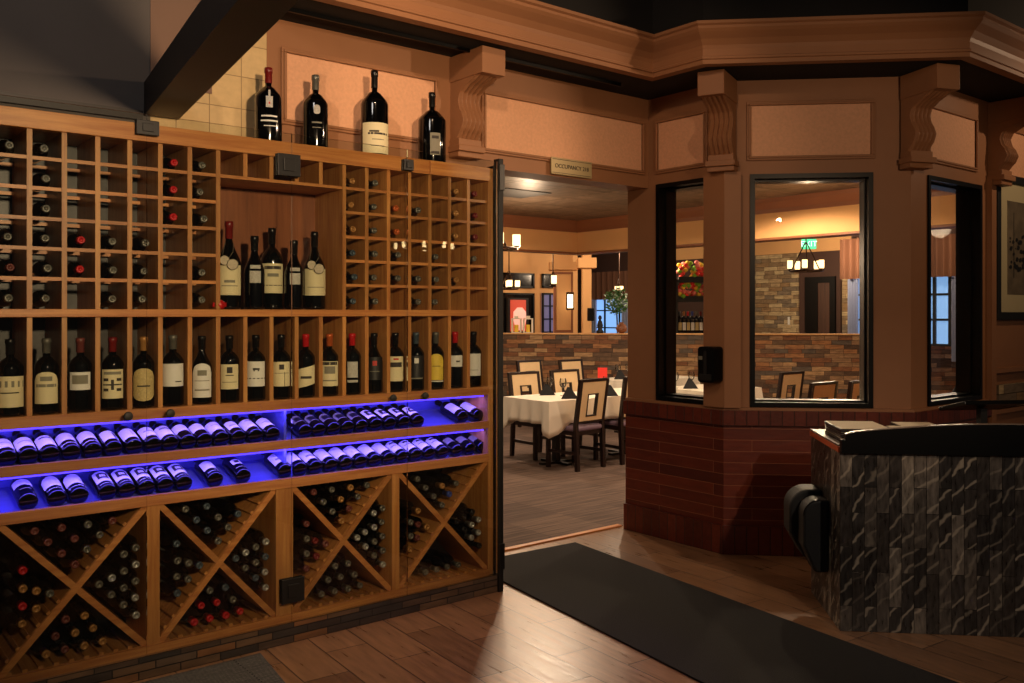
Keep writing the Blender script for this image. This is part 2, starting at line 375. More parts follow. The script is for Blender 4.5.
def window(name, p0, a, s0, s1, z0=.915, z1=2.365, t=.028, dep=.15):
    g = sgrp(name); g.location = (p0[0],p0[1],0); g.rotation_euler = (0,0,a)
    fr = MB().box(s0,s0+t,-.012,dep,z0,z1).box(s1-t,s1,-.012,dep,z0,z1).box(s0+t,s1-t,-.012,dep,z0,z0+t).box(s0+t,s1-t,-.012,dep,z1-t,z1)
    # stepped inner stop
    t2 = t+.012
    fr.box(s0+t,s0+t2,.05,dep,z0+t,z1-t).box(s1-t2,s1-t,.05,dep,z0+t,z1-t).box(s0+t2,s1-t2,.05,dep,z0+t,z0+t2).box(s0+t2,s1-t2,.05,dep,z1-t2,z1-t)
    obj('window_frame', fr, M['black_gloss'], g)
    obj('window_pane', MB().box(s0+t2,s1-t2,.12,.126,z0+t2,z1-t2), M['pane'], g)
# left bay face runs C0 -> C1 (direction -Y); local +y must point to +X : rotate frame
aL = math.atan2(-1, 0)
wall_seg('wall_bay_left', C0, C1, (C0[1]-4.091, C0[1]-3.640), M['tan'])
window('window_1', C0, aL, C0[1]-4.091, C0[1]-3.640)
aC,LC = wall_seg('wall_bay_center', C1, C2, (.1547,.8956), M['tan'])
window('window_2', C1, aC, .1547, .8956)
aR,LR = wall_seg('wall_bay_right', C2, C3, (.205,.955), M['tan'])
window('window_3', C2, aR, .205, .955)
struct('wall_east', MB().box(6.38,9.0,2.738,2.9,0,ZT), M['tan'])
struct('trim_3', MB().box(6.40,6.47,2.70,2.739,.0,2.42), M['tan'])
# chair rail + stone strip on the painting wall
struct('trim_4', MB().box(6.47,9.0,2.70,2.739,1.085,1.115).box(6.47,9.0,2.71,2.739,.80,.83), M['tan'])
struct('wall_stone_strip', MB().box(6.52,9.0,2.705,2.739,.84,1.0), M['ledge_pale'])
# brick dado round the bay
struct('baseboard_bay', band(BAY, -.0, .042, 0, .178), M['brick_cap'])
struct('wall_bay_brick', band(BAY, -.0, .022, .178, .80), M['brick_red'])
struct('trim_5', band(BAY, -.0, .045, .80, .895), M['brick_cap'])
struct('trim_6', band(BAY, 0, .028, .895, .912), M['tan'])

struct('wall_pilaster', MB().prism([(4.571,3.66),(4.525,3.66),(4.525,3.497),(4.596,3.426),(4.628,3.474)], .912, 2.375), M['tan'])
# recessed panels with mouldings
def panel(p0, a, s0, s1, z0, z1):
    g = sgrp('wall_panel'); g.name = 'wall_panel'; g.location = (p0[0],p0[1],0); g.rotation_euler = (0,0,a)
    obj('panel_field', MB().box(s0,s1,-.004,0,z0,z1), M['panel'], g)
    m = MB(); w = .018
    for k, (ww, dd) in enumerate(((.026,.014),(.014,.022))):
        m.box(s0-ww,s1+ww,-dd,0,z1,z1+ww).box(s0-ww,s1+ww,-dd,0,z0-ww,z0).box(s0-ww,s0,-dd,0,z0,z1).box(s1,s1+ww,-dd,0,z0,z1)
    obj('panel_moulding', m, M['tan'], g, bevel=.004)
def xpan(x0, x1): return (0,0), 0, x0, x1
panel((0,WY), 0, 1.93, 2.815, 2.46, 2.79)
panel((0,WY), 0, 3.17, 4.50, 2.46, 2.775)
panel(C0, aL, C0[1]-4.075, C0[1]-3.685, 2.46, 2.775)
panel(C1, aC, .16, .88, 2.475, 2.79)
panel(C2, aR, .215, .86, 2.475, 2.79)
panel(C3, 0, .22, 2.2, 2.475, 2.79)

# bulkhead and crown moulding
BP = [(1.83,WY),(4.57,WY),C1,C2,(9.0,2.738)]
def sweep_profile(path, prof):
    """prof: list of (offset, z) open polyline swept along the mitred path (outer side)"""
    rows = [[(*p, z) for p in offs(path, d)] for d, z in prof]; n = len(path); vs = [v for r in rows for v in r]; fs = []
    for j in range(len(prof)-1):
        for i in range(n-1): fs.append((j*n+i, j*n+i+1, (j+1)*n+i+1, (j+1)*n+i))
    return MB().add(vs, fs)
D0 = .42
bulk = band(BP, .0, D0, 2.95, 3.75); struct('ceiling_bulkhead', bulk, M['black_ceiling'])
CR = [(D0-.05,2.944),(D0+.012,2.944),(D0+.012,2.968),(D0+.022,2.972),(D0+.022,2.985),(D0+.012,2.99),(D0+.012,3.03),(D0+.02,3.05),(D0+.045,3.08),(D0+.085,3.11),(D0+.10,3.125),(D0+.10,3.14),(D0+.115,3.148),(D0+.115,3.165),(D0,3.175)]
BPE = [(1.83,WY+.0),(1.83,WY-.0001)]
struct('trim_7', sweep_profile(BP, CR), M['tan'])
# return of the crown at the left end of the bulkhead (faces -X)
ret = [(1.83,WY),(1.83,WY-D0)]
mb = MB()
for z0,z1,dx in ((2.944,2.99,.012),(2.99,3.05,.03),(3.05,3.175,.07)): mb.box(1.83-dx,1.83,WY-D0-dx,WY,z0,z1)
struct('trim_8', mb, M['tan'])
struct('ceiling', MB().box(-3,9.5,-4,4.43,3.75,3.8), M['black_ceiling'])
# dark linear reveal in the soffit
struct('trim_9', MB().box(1.85,4.1,WY-.2,WY-.185,2.93,2.949), M['black_gloss'])

# corbels
def corbel(loc, a, lab):
    t = thing('corbel', lab, 'corbel', loc, a, 'carved corbels under the bulkhead')
    w = .08
    obj('block', MB().box(-w,w,-.31,0,2.80,2.944), M['tan'], t, bevel=.003)
    pts = [(0,.26),(.05,.225),(.12,.16),(.22,.105),(.34,.09),(.46,.10),(.58,.125),(.70,.14),(.82,.125),(.92,.095),(1,.075)]
    def S(t_):
        for k in range(len(pts)-1):
            if t_ <= pts[k+1][0]:
                f = (t_-pts[k][0])/(pts[k+1][0]-pts[k][0]); f = f*f*(3-2*f)*.5+f*.5
                return pts[k][1]+(pts[k+1][1]-pts[k][1])*f
        return pts[-1][1]
    z1, z0 = 2.80, 2.475
    def fn(u, v):
        x = -w*.92 + 2*w*.92*u; d = S(v) - .020*(.5+.5*math.cos(u*5*2*PI)) + .006
        return (x, -d, z1-(z1-z0)*v)
    nu, nv = 60, 36
    m = MB().grid(fn, nu, nv); 
    base = len(m.v)
    for sx in (0, nu):
        for j in range(nv+1):
            m.v.append((m.v[j*(nu+1)+sx][0], 0, m.v[j*(nu+1)+sx][2]))
    for j in range(nv):
        m.f.append((j*(nu+1), (j+1)*(nu+1), base+j+1, base+j))
        m.f.append((j*(nu+1)+nu, base+nv+1+j, base+nv+2+j, (j+1)*(nu+1)+nu))
    obj('fluted_scroll', m, M['tan'], t, smooth=True, auto=50)
    obj('foot', MB().box(-w,w,-.095,0,2.435,2.478).box(-w-.012,w+.012,-.115,0,2.405,2.44).box(-w-.004,w+.004,-.095,0,2.375,2.405), M['tan'], t, bevel=.004)
corbel((3.0,WY,0), 0, 'tan fluted corbel above the right end of the wine rack')
def inset(p, n, k=.03): return (p[0]-n[0]*k, p[1]-n[1]*k, 0)
n1 = (-math.cos(PI/8), -math.sin(PI/8)); n2 = (-math.sin(PI/8), -math.cos(PI/8))
corbel(inset(C1,n1,.0), -math.atan2(1,0)+PI/8, 'tan fluted corbel between the narrow window and the large front window')
corbel(inset(C2,n2,.0), -PI/8, 'tan fluted corbel on the corner right of the large front window')
corbel((6.50,2.738,0), 0, 'tan fluted corbel beside the framed print at the right edge')

# beam in the upper left
bd = Vector((-.273,-1.816,0)).normalized(); ang = math.atan2(bd.y, bd.x)
bm = MB().box(0,3.4,-.075,.075,0,.15)
struct('ceiling_beam', bm, M['beam'], loc=(1.327,4.165,2.385), rot=(0,0,ang))

# ------------------------------------------------------------------ wine rack
RY = 3.84; RB = 4.13; PX = .12275; X0 = .730; XR = 2.975; XL = X0-6*PX
xs = [X0 + (i-6)*PX for i in range(25)]          # 25 divider lines, index 6 is X0
rack = thing('wine_rack', 'cedar wine rack with cubbies, lit blue shelves and crossed bins behind glass', 'wine rack', (XL,RY,0))
def rp(name, mb, mat, **k):
    for i, v in enumerate(mb.v): mb.v[i] = (v[0]-XL, v[1]-RY, v[2])
    return obj(name, mb, mat, rack, **k)
ZR = [2.208,2.099,1.983,1.866,1.750,1.633,1.5155]
rp('top_beam', MB().box(XL-.02,2.56,RY-.012,RB,2.208,2.28), M['wood_u'], bevel=.002)
rp('top_beam', MB().box(2.563,XR-.03,RY-.016,RB,2.208,2.28), M['wood_u'], bevel=.002)
rp('back_panel', MB().box(xs[12],XR,RB,RB+.02,1.49,2.28), M['wood_dark'])
rp('back_panel', MB().box(XL-.02,xs[12]-.001,RB,RB+.02,1.49,2.28), M['wood_shade'])
rp('back_panel', MB().box(XL-.02,XR,RB,RB+.02,1.08,1.489), M['wood_shade'])
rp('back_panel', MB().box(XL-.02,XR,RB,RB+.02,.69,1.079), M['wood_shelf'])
rp('back_panel', MB().box(XL-.02,XR,RB,RB+.02,.09,.689), M['wood_shade'])
rp('end_panel', MB().box(XR-.035,XR,RY-.004,RB,.09,2.28), M['wood_v'], bevel=.002)
rp('end_panel', MB().box(XL-.02,XL,RY-.004,RB,.09,2.208), M['wood_v'])
def inbay(i): return 13 <= i < 18   # cubby columns replaced by the tall display bay
for i in range(25):
    if i in (0, 24): continue
    x = xs[i]; zlo = 1.515
    if i in (13,14,15,16): zlo = 2.105 
    rp('divider', MB().box(x-.0095,x+.0095,RY+.004,RB,zlo,2.208), M['wood_v'])
    rp('divider', MB().box(x-.0095,x+.0095,RY+.004,RB,1.105,1.484), M['wood_v'])
for j, z in enumerate(ZR[1:-1]):
    if j == 0: rp('rail', MB().box(XL,XR-.035,RY+.008,RY+.02,z-.007,z+.007).box(xs[12],xs[17],RY+.01,RB,z-.007,z+.007), M['wood_u'])
    else:
        rp('rail', MB().box(XL,xs[12],RY+.008,RY+.02,z-.007,z+.007), M['wood_u'])
        rp('rail', MB().box(xs[17],XR-.035,RY+.008,RY+.02,z-.007,z+.007), M['wood_u'])
    # rear rails that carry the bottle bellies
    for (a, b_) in ((XL,xs[12]),(xs[17],XR-.035)):
        rp('rear_rail', MB().box(a,b_,RB-.04,RB-.028,z-.007,z+.007), M['wood_u'])
rp('middle_shelf', MB().box(XL,XR-.03,RY-.01,RB,1.484,1.5155), M['wood_u'], bevel=.002)
rp('lower_shelf', MB().box(XL,XR-.03,RY-.01,RY+.012,1.06,1.105).box(XL,XR-.035,RY+.012,RB,1.092,1.1045), M['wood_u'], bevel=.002)
EL = math.radians(15)
def slope_shelf(zf, zr):
    # lip rail and sloped board behind it
    rp('lip_rail', MB().box(XL,XR-.03,RY-.01,RY+.012,zf-.04 if zf > .8 else zf-.045,zf), M['wood_u'], bevel=.002)
    m = MB(); y0, y1 = RY+.012, RB; z0 = zf-.028; z1 = z0+(y1-y0)*math.tan(EL)
    m.add([(XL,y0,z0),(XR-.035,y0,z0),(XR-.035,y1,z1),(XL,y1,z1),(XL,y0,z0-.012),(XR-.035,y0,z0-.012),(XR-.035,y1,z1-.012),(XL,y1,z1-.012)],
          [(0,1,2,3),(7,6,5,4),(0,4,5,1),(1,5,6,2),(2,6,7,3),(3,7,4,0)])
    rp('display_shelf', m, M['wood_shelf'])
SL = math.atan(math.tan(EL))
slope_shelf(.92, 0); slope_shelf(.745, 0)
# small divider boards inside the blue shelves
xd = X_at(291, RY)
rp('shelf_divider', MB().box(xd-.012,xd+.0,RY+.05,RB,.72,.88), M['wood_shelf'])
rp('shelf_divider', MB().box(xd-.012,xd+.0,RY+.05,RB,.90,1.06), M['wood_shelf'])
# bins
posts = [.015, .605, 1.19, 1.772, 2.362, 2.955]
pw = [.022, .022, .026, .042, .022, .018]
for k, x in enumerate(posts[:-1]):
    rp('bin_post', MB().box(x-pw[k],x+pw[k],RY-.004,RB,.12,.70), M['wood_v'], bevel=.002)
rp('bin_floor', MB().box(XL,XR-.03,RY-.01,RB,.09,.122), M['wood_u'])
XZ = Matrix(((1,0,0,0),(0,0,-1,0),(0,1,0,0),(0,0,0,1)))
def comb(L_, step, w_, h_, skip=None):
    poly = [(0,0),(0,.002)]; k = step*.6
    while k < L_-step*.5:
        if not skip or abs(k-skip) > .045: poly += [(k-w_,.002),(k-w_,h_),(k+w_,h_),(k+w_,.002)]
        k += step
    return poly + [(L_,.002),(L_,0)]
BINS = [(posts[k]+pw[k], posts[k+1]-pw[k+1]) for k in range(5)]
ZB0, ZB1 = .122, .70
for (a, b_) in BINS:
    rp('cradle_rack', MB().prism(comb(b_-a, .055, .009, .013), -RB, -(RY+.006), Matrix.Translation((a,0,.122)) @ XZ), M['wood_v'])
    for s in (0, 1):
        A = Vector((a, 0, ZB0 if s == 0 else ZB1)); B = Vector((b_, 0, ZB1 if s == 0 else ZB0))
        d = (B-A).normalized(); n = Vector((-d.z,0,d.x))*.0125
        q = [A+n, A-n, B-n, B+n]
        # clip the ends inside the bin
        m = MB(); yy0, yy1 = (RY+.004, RB) 
        if s: yy0 += .001
        vs = [(v.x, yy0, v.z) for v in q] + [(v.x, yy1, v.z) for v in q]
        m.add(vs, [(0,1,2,3),(7,6,5,4),(0,4,5,1),(1,5,6,2),(2,6,7,3),(3,7,4,0)])
        rp('cross_board', m, M['wood_u'])
        # cradle ridges on the upper side of each board
        if s == 0:
            L_ = (B-A).length; c_ = A + d*.03 + Vector((-d.z,0,d.x)).normalized()*.0125
            rp('cradle_rack', MB().prism(comb(L_-.06, .052, .007, .011, L_/2-.03), -(RB-.01), -(RY+.012), Matrix.Translation((c_.x,0,c_.z)) @ Matrix.Rotation(-math.atan2(d.z, d.x), 4, 'Y') @ XZ), M['wood_v'])
struct('baseboard_rack', MB().box(XL-.02,3.02,RY-.035,RB+.03,0,.09), M['base_stone'])
# LED strips under the rails (real fittings)
ledm = emit('blue led tape', (60,40,255), 6)
for z in (1.055, .872):
    tag(obj('led_strip', MB().box(XL+.03,XR-.05,RY+.016,RY+.024,z-.004,z+.001), ledm), 'blue LED strip under the %s rail of the wine rack' % ('upper' if z > 1 else 'lower'), 'light', 'blue LED strips in the wine rack')

# glass front
GY = RY-.032
def gpanel(x0, x1, label, z0=.095, z1=2.315):
    t = thing('glass_door', label, 'glass door', (x0, GY, z0))
    obj('glass_sheet', MB().box(.0015,x1-x0-.0015,-.005,.005,0,z1-z0), M['glass'], t)
    return t
xa, xb, xc, xe = X_at(147,GY), X_at(292,GY), X_at(407.5,GY), X_at(497,GY)
g0 = gpanel(XL, xa, 'leftmost clear glass panel in front of the wine rack')
g1 = gpanel(xa, xb, 'clear glass door before the tall bottle bay, left of the black patch hinges')
g2 = gpanel(xb, xc, 'clear glass door right of the black patch hinges')
g3 = gpanel(xc, xe, 'narrow clear glass door at the right end of the wine rack')
def kn(t, x, z):
    M_ = Matrix.Translation((x, -.005, z)) @ Matrix.Rotation(PI/2, 4, 'X')
    obj('door_knob', MB().lathe([(.006,0),(.006,.014),(.016,.018),(.019,.026),(.016,.034),(.006,.037)], 20, M_), M['black_matt'], t, smooth=True, auto=40)
kn(g0, X_at(126,GY)-XL, 1.084-.095); kn(g1, X_at(168,GY)-xa, 1.084-.095)
kn(g2, X_at(390,GY)-xb, 1.084-.095); kn(g3, X_at(422,GY)-xc, 1.084-.095)
def hinge(t, xl, z, w=.055, hh=.1):
    m = MB().box(xl-w,xl+w,-.016,-.0055,z-hh/2,z+hh/2).box(xl-w,xl+w,.0055,.014,z-hh/2,z+hh/2).box(xl-w*.5,xl+w*.5,-.021,-.016,z-hh*.28,z+hh*.28)
    obj('patch_hinge', m, M['black_metal'], t, bevel=.002)
def zpx(px, py, Y): d = ray(px); return H + (313-py)*(Y/d[1])/F
hinge(g1, xb-xa-.02, zpx(285,165,GY)-.095, .055, .1); hinge(g1, xb-xa, .145, .055, .11)
hinge(g0, xa-XL, zpx(146,128,GY)-.095, .045, .06); hinge(g2, xc-xb, zpx(406,165,GY)-.095, .028, .055)
pst = thing('door_post', 'black metal channel post at the right end of the glass front', 'post', (xe+.012,GY,0))
obj('post_channel', MB().box(-.012,.018,-.018,.03,.0,2.33), M['black_matt'], pst, bevel=.002)
for z_ in (2.16,.12): obj('post_bracket', MB().box(-.013,.022,-.026,.034,z_,z_+.14), M['black_metal'], pst, bevel=.002)
obj('side_glass', MB().box(.0,.006,.03,.29,.09,2.3), M['glass'], pst)

# ------------------------------------------------------------------ bottles in the rack
ordn = ['first','second','third','fourth','fifth','sixth','seventh','eighth','ninth','tenth','eleventh','twelfth','thirteenth','fourteenth','fifteenth','sixteenth','seventeenth','eighteenth','nineteenth','twentieth']
rown = ['top','second','third','fourth','fifth','bottom']
LX = (PI/2,0,0)
grid = {0:{0:'grey',3:'grey',4:'rose',5:'grey'}, 1:{k:'grey' for k in range(6)}, 2:{3:'red',4:'red'}, 3:{3:'grey',4:'grey',5:'grey'}, 4:{3:'grey',4:'grey',5:'grey'},
        5:{0:'red',1:'red',2:'red'}, 6:{0:'grey',1:'grey',2:'grey',4:'grey',5:'grey'},
        12:{0:'gold',1:'gold',2:'gold',3:'teal',4:'teal',5:'teal'}, 13:{0:'grey',1:'grey',2:'grey',3:'grey',4:'grey',5:'grey'}, 14:{1:'orange',2:'orange',3:'grey',4:'grey'},
        15:{1:'grey',4:'grey',5:'grey'}, 16:{3:'grey',4:'grey',5:'grey'}, 17:{0:'gold',1:'gold',2:'gold',4:'gold'}, 18:{0:'wine',1:'wine',2:'wine',3:'grey'}}
for c, rows in grid.items():
    for r_, cap in rows.items():
        x = xs[5]+(c+.5)*PX
        z = ZR[r_+1] + .007 + .0345
        xx = x + random.uniform(-.008,.008); 
        if c < 7: where = '%s cubby column from left' % ordn[c]
        else: where = '%s cubby column right of the tall bay' % ordn[c-12]
        hh = .262 + random.choice((0,.006,-.006))
        y = RY+.035+hh + (random.uniform(0,.01) if c<12 else 0)
        if y > RB-.002: y = RB-.002
        bottle('wine_bottle', '%s-capped bottle lying in the %s row, %s' % (CAPNAME[cap].replace(' ','-'), rown[r_], where), (xx, y, z), LX, h=round(hh,3), r=.034, cap=cap, group='bottles lying in the cubbies', seg=16)

# standing display row
Z1 = 1.105
def stand(i, label, px, **k):
    x = xs[5]+(i+.5)*PX
    k.setdefault('h', .295); k.setdefault('r', .043)
    bottle('wine_bottle', label, (x+min(.0075,.0505-k['r']), RY+.052, Z1+.0005), (0,0,math.radians(-12 - i*1.1)), group='bottles standing in the display row', **k)
R = 1.9
stand(0, 'standing wine bottle with wide cream label and grey band, at the left edge', 10, r=.047, cap='black', lab=('cream',.12,.52,2.6,'rect'), marks=(('grey',.38,.46,2.4,0),('ink',.3,.315,1.4,0)))
stand(1, 'standing wine bottle with arched cream label and pale capsule, second from left', 50, cap='grey', lab=('cream',.14,.56,2.3,'arch'), marks=(('grey',.36,.4,1.8,0),('grey',.44,.5,1.0,0)))
stand(2, 'standing wine bottle with small square picture label and pink capsule', 83, cap='rose', lab=('white',.30,.54,2.0,'rect'), marks=(('grey',.38,.5,1.4,0),))
stand(3, 'standing wine bottle with cream label bearing a dark star pattern', 109, cap='wine', lab=('cream',.16,.56,2.2,'rect'), marks=(('ink',.34,.36,1.8,0),('ink',.28,.42,.25,0),('ink',.26,.3,.5,.6),('ink',.26,.3,.5,-.6),('ink',.40,.44,.5,.6),('ink',.40,.44,.5,-.6),('grey',.49,.53,1.6,0)))
stand(4, 'standing wine bottle with tan capsule and ornate oval gold label', 143, cap='gold', lab=('gold',.10,.56,2.3,'oval'), marks=(('ink',.3,.32,1.2,0),))
stand(5, 'standing wine bottle with plain white label and grey capsule', 173, cap='grey', lab=('white',.28,.60,2.3,'rect'), marks=(('ink',.34,.355,.6,.5),), h=.3, r=.045)
stand(6, 'standing wine bottle with tall arched pale label and black capsule', 200, cap='black', lab=('white',.10,.60,2.1,'arch'), marks=(('grey',.42,.5,.9,0),('grey',.2,.22,1.5,0),('grey',.34,.35,1.5,0)), kind='burg')
stand(7, 'standing wine bottle with cream emblem label, left of the one with animal label', 227, cap='black', lab=('cream',.2,.57,2.0,'rect'), marks=(('ink',.44,.53,.55,0),('ink',.40,.415,.8,0),('grey',.3,.31,1.6,0)))
stand(8, 'standing wine bottle with white label, black animal mark and black line', 255, cap='black', lab=('white',.22,.60,2.1,'rect'), marks=(('ink',.47,.50,.7,0),('ink',.45,.47,.15,-.2),('ink',.45,.47,.15,.22),('ink',.335,.35,2.1,0)))
stand(9, 'standing wine bottle with cream emblem label split by a dark upright line', 280, cap='black', lab=('cream',.2,.58,2.0,'rect'), marks=(('ink',.46,.54,.5,0),('ink',.2,.42,.06,.3),('grey',.4,.41,1.6,0)))
stand(10, 'standing wine bottle with slanted cream label and bright red capsule', 304, cap='red', lab=('cream',.18,.48,2.3,'slant'), marks=(('ink',.3,.34,1.2,0),))
stand(11, 'standing wine bottle with cream oval picture label and copper capsule', 329, cap='orange', lab=('cream',.16,.56,2.2,'rect'), marks=(('ink',.5,.55,1.8,0),('grey',.36,.48,1.2,0),('grey',.24,.26,1.6,0)))
stand(12, 'standing wine bottle with white screen print instead of label and red capsule', 351, cap='red', lab=('silverprint',.28,.54,1.2,'rect'), marks=(('silverprint',.2,.24,1.2,0),))
stand(13, 'standing wine bottle with black label and small red square', 375, cap='black', lab=('black',.22,.6,2.2,'rect'), marks=(('red',.46,.54,.5,0),('grey',.36,.37,1.2,0)), kind='burg')
stand(14, 'standing wine bottle with pale yellow label and dark lettering band, black capsule', 396, cap='black', lab=('cream',.18,.6,2.0,'rect'), marks=(('ink',.42,.5,1.4,0),('red',.54,.57,.6,0)))
stand(15, 'standing wine bottle with black label and small white square', 416, cap='teal', lab=('black',.22,.6,2.2,'rect'), marks=(('white',.47,.56,.5,0),('grey',.2,.22,1.6,0)))
stand(16, 'standing wine bottle with bright yellow arched label', 436, cap='grey', lab=('yellow',.16,.62,2.0,'arch'), marks=(('ink',.4,.41,1.0,0),('white',.13,.15,2.0,0)))
stand(17, 'standing wine bottle with short white label and bright red capsule near the right end', 456, cap='red', lab=('white',.38,.58,2.0,'rect'), marks=(('ink',.46,.49,.5,.3),))
stand(18, 'standing wine bottle with white label and black capsule at the right end', 475, cap='black', lab=('white',.2,.6,1.9,'rect'), marks=(('grey',.3,.31,1.0,0),))

# the tall bay
def medallion(zc, dx=0):
    def f(t):
        for k, (ax, az, rr) in enumerate(((-.022,0.012,.022),(.012,-.006,.025))):
            M_ = Matrix.Translation((ax+dx, -.056-.004*k, zc+az)) @ Matrix.Rotation(PI/2, 4, 'X')
            m = MB().lathe([(rr*.5,.003),(rr*.9,.003),(rr,.0),(rr*.9,-.003),(rr*.3,-.004)], 24, M_)
            obj('medallion', m, M['silver'], t, smooth=True, auto=40)
        obj('cord', MB().tube([(-.018,-.02,zc+.09),(-.03,-.047,zc+.04),(-.012,-.058,zc+.01),(.014,-.05,zc+.05),(.018,-.02,zc+.09)], .0018, 6), M['silver'], t)
    return f
ZB = 1.516
def bay(px, y, label, **k):
    bottle('wine_bottle', label, (X_at(px,y), y, ZB), (0,0,math.radians(-18)), group='large bottles in the tall bay', **k)
bay(229, RY+.09, 'large bottle with medallions, cream label and dark red capsule in the tall bay', h=.395, r=.052, kind='burg', cap='wine', lab=('cream',.16,.50,2.4,'rect'), marks=(('grey',.3,.33,.9,0),('grey',.26,.27,1.4,0)), extra=medallion(.205))
bay(254.5, RY+.085, 'black bottle with silver screen print, left of the yellow-labelled bottle in the tall bay', h=.335, r=.046, kind='burg', cap='black', lab=('silverprint',.36,.52,1.1,'rect'), marks=(('silverprint',.55,.6,1.0,0),), glass='bottle2')
bay(272, RY+.17, 'tall bottle with pale yellow label and black capsule in the middle of the tall bay', h=.385, r=.052, kind='mag', cap='black', lab=('cream',.2,.56,2.2,'rect'), marks=(('ink',.49,.53,1.6,0),('grey',.4,.44,1.0,0),('ink',.29,.3,1.8,0)))
bay(294, RY+.085, 'black bottle with silver screen print, second from the right in the tall bay', h=.325, r=.045, kind='burg', cap='black', lab=('silverprint',.36,.52,1.1,'rect'), marks=(('silverprint',.55,.6,1.0,0),), glass='bottle2')
bay(314.5, RY+.12, 'large bottle with medallions and cream label, rightmost in the tall bay', h=.375, r=.052, kind='burg', cap='black', lab=('cream',.18,.52,2.4,'rect'), marks=(('grey',.28,.29,1.6,0),), extra=medallion(.2))
tag(obj('red_ribbon_bow', MB().lathe([(.004,0),(.02,.004),(.026,.02),(.02,.035),(.008,.042)], 14).box(-.03,.03,-.004,.004,.01,.03), CAP['red'], loc=(X_at(219,RY+.03), RY+.025, ZB), smooth=True), 'small red ribbon knot at the left end of the tall bay shelf', 'ribbon')

# big bottles on top
ZTOP = 2.2805
def top(px, y, label, **k):
    bottle('wine_bottle', label, (X_at(px,y), y, ZTOP), (0,0,math.radians(-20)), group='large bottles on top of the wine rack', **k)
top(268.5, 3.97, 'large black bottle with dark red capsule and white printed castle on top of the rack', h=.362, r=.062, kind='mag', cap='wine', glass='bottle2', lab=('silverprint',.46,.60,.5,'rect'), marks=(('red',.5,.53,.12,0),('white',.28,.30,1.3,0),('white',.34,.36,1.2,0),('white',.22,.23,1.0,.1),('silverprint',.58,.68,.14,0)))
top(315.5, 3.97, 'large black bottle with grey capsule and round silver seal on top of the rack', h=.368, r=.060, kind='mag', cap='grey', glass='bottle2', lab=('silverprint',.46,.58,.5,'oval'), marks=(('grey',.34,.36,.8,0),('grey',.28,.29,.7,0)))
top(374.5, 3.97, 'largest bottle, cream landscape label and red neck band, on top of the rack', h=.445, r=.070, kind='mag', cap='black', glass='bottle2', lab=('cream',.04,.385,2.3,'rect'), marks=(('ink',.25,.272,1.5,.1),('ink',.276,.296,.7,-.2),('grey',.19,.2,.9,.1),('grey',.12,.13,1.0,.1)))
top(432, 3.97, 'large round-shouldered bottle with small grey label, rightmost on top of the rack', h=.388, r=.074, kind='mag', cap='black', glass='bottle2', lab=('grey',.12,.42,.75,'rect'), marks=(('ink',.14,.17,.6,0),('ink',.34,.38,.5,0)))

# reclining rows on the blue shelves
def recline(px, zf, label, group, **k):
    Y = RY+.048; r = k.get('r', .0365)
    # bottle base on the lip side, axis rising to the back
    th = PI/2 - SL
    z = zf-.028 + (Y-(RY+.012))*math.tan(SL) + r/math.cos(SL) + .001
    k.setdefault('h', .262); k['r'] = r
    dz = .09; l = k['lab']; k['lab'] = (l[0], l[1]-dz, l[2]-dz, l[3], l[4])
    k['marks'] = tuple((m_[0], round(m_[1]-dz,3), round(m_[2]-dz,3), m_[3], m_[4]) for m_ in k.get('marks', ()))
    bottle('wine_bottle', label, (X_at(px,Y), Y-.006, z), (-th,0,0), group=group, **k)
kinds1 = [dict(lab=('white',.22,.56,2.4,'rect'), cap='black', marks=(('grey',.4,.42,1.6,0),)),
          dict(lab=('white',.22,.56,2.4,'rect'), cap='black', marks=(('grey',.4,.42,1.6,0),)),
          dict(lab=('white',.20,.56,2.4,'rect'), cap='black', marks=(('ink',.46,.5,1.4,0),)),
          dict(lab=('white',.32,.60,2.5,'rect'), cap='black', marks=(('white',.2,.215,2.2,0),)),
          dict(lab=('white',.32,.60,2.5,'rect'), cap='black', marks=(('white',.2,.215,2.2,0),)),
          dict(lab=('white',.22,.55,1.9,'rect'), cap='black', marks=(('ink',.22,.5,.3,.5),)),
          dict(lab=('white',.22,.58,2.2,'rect'), cap='black', marks=(('grey',.3,.5,.06,.2),)),
          dict(lab=('white',.22,.58,2.2,'rect'), cap='black', marks=(('grey',.4,.43,1.2,0),)),
          dict(lab=('white',.20,.58,2.4,'rect'), cap='black', marks=(('grey',.44,.5,1.2,0),)),
          dict(lab=('white',.32,.58,2.3,'rect'), cap='black'), dict(lab=('white',.30,.56,2.2,'rect'), cap='black'),
          dict(lab=('white',.24,.58,2.4,'rect'), cap='black', marks=(('ink',.44,.45,1.2,0),)), dict(lab=('white',.26,.54,1.8,'rect'), cap='black', marks=(('ink',.36,.38,1.2,0),)),
          dict(lab=('white',.24,.58,2.4,'rect'), cap='black', marks=(('ink',.5,.52,.8,0),)), dict(lab=('white',.24,.58,2.2,'rect'), cap='black', marks=(('grey',.4,.42,1.2,0),))]
s1 = [7,28.5,50,71.5,93,113.5,134,153.5,170.5,188,204.5,221.5,238.5,255.5,272.5]
for i, px in enumerate(s1):
    recline(px, .92, 'reclining bottle with white label, %s from the left on the upper blue shelf' % ordn[i], 'bottles on the upper blue shelf', **kinds1[i])
s1b = [(305,'dim'),(319,'dim'),(333.5,'dim'),(347.5,'dim'),(361.5,'dim'),(376,'pic'),(390,'pic'),(404,'pic'),(418,'pic')]
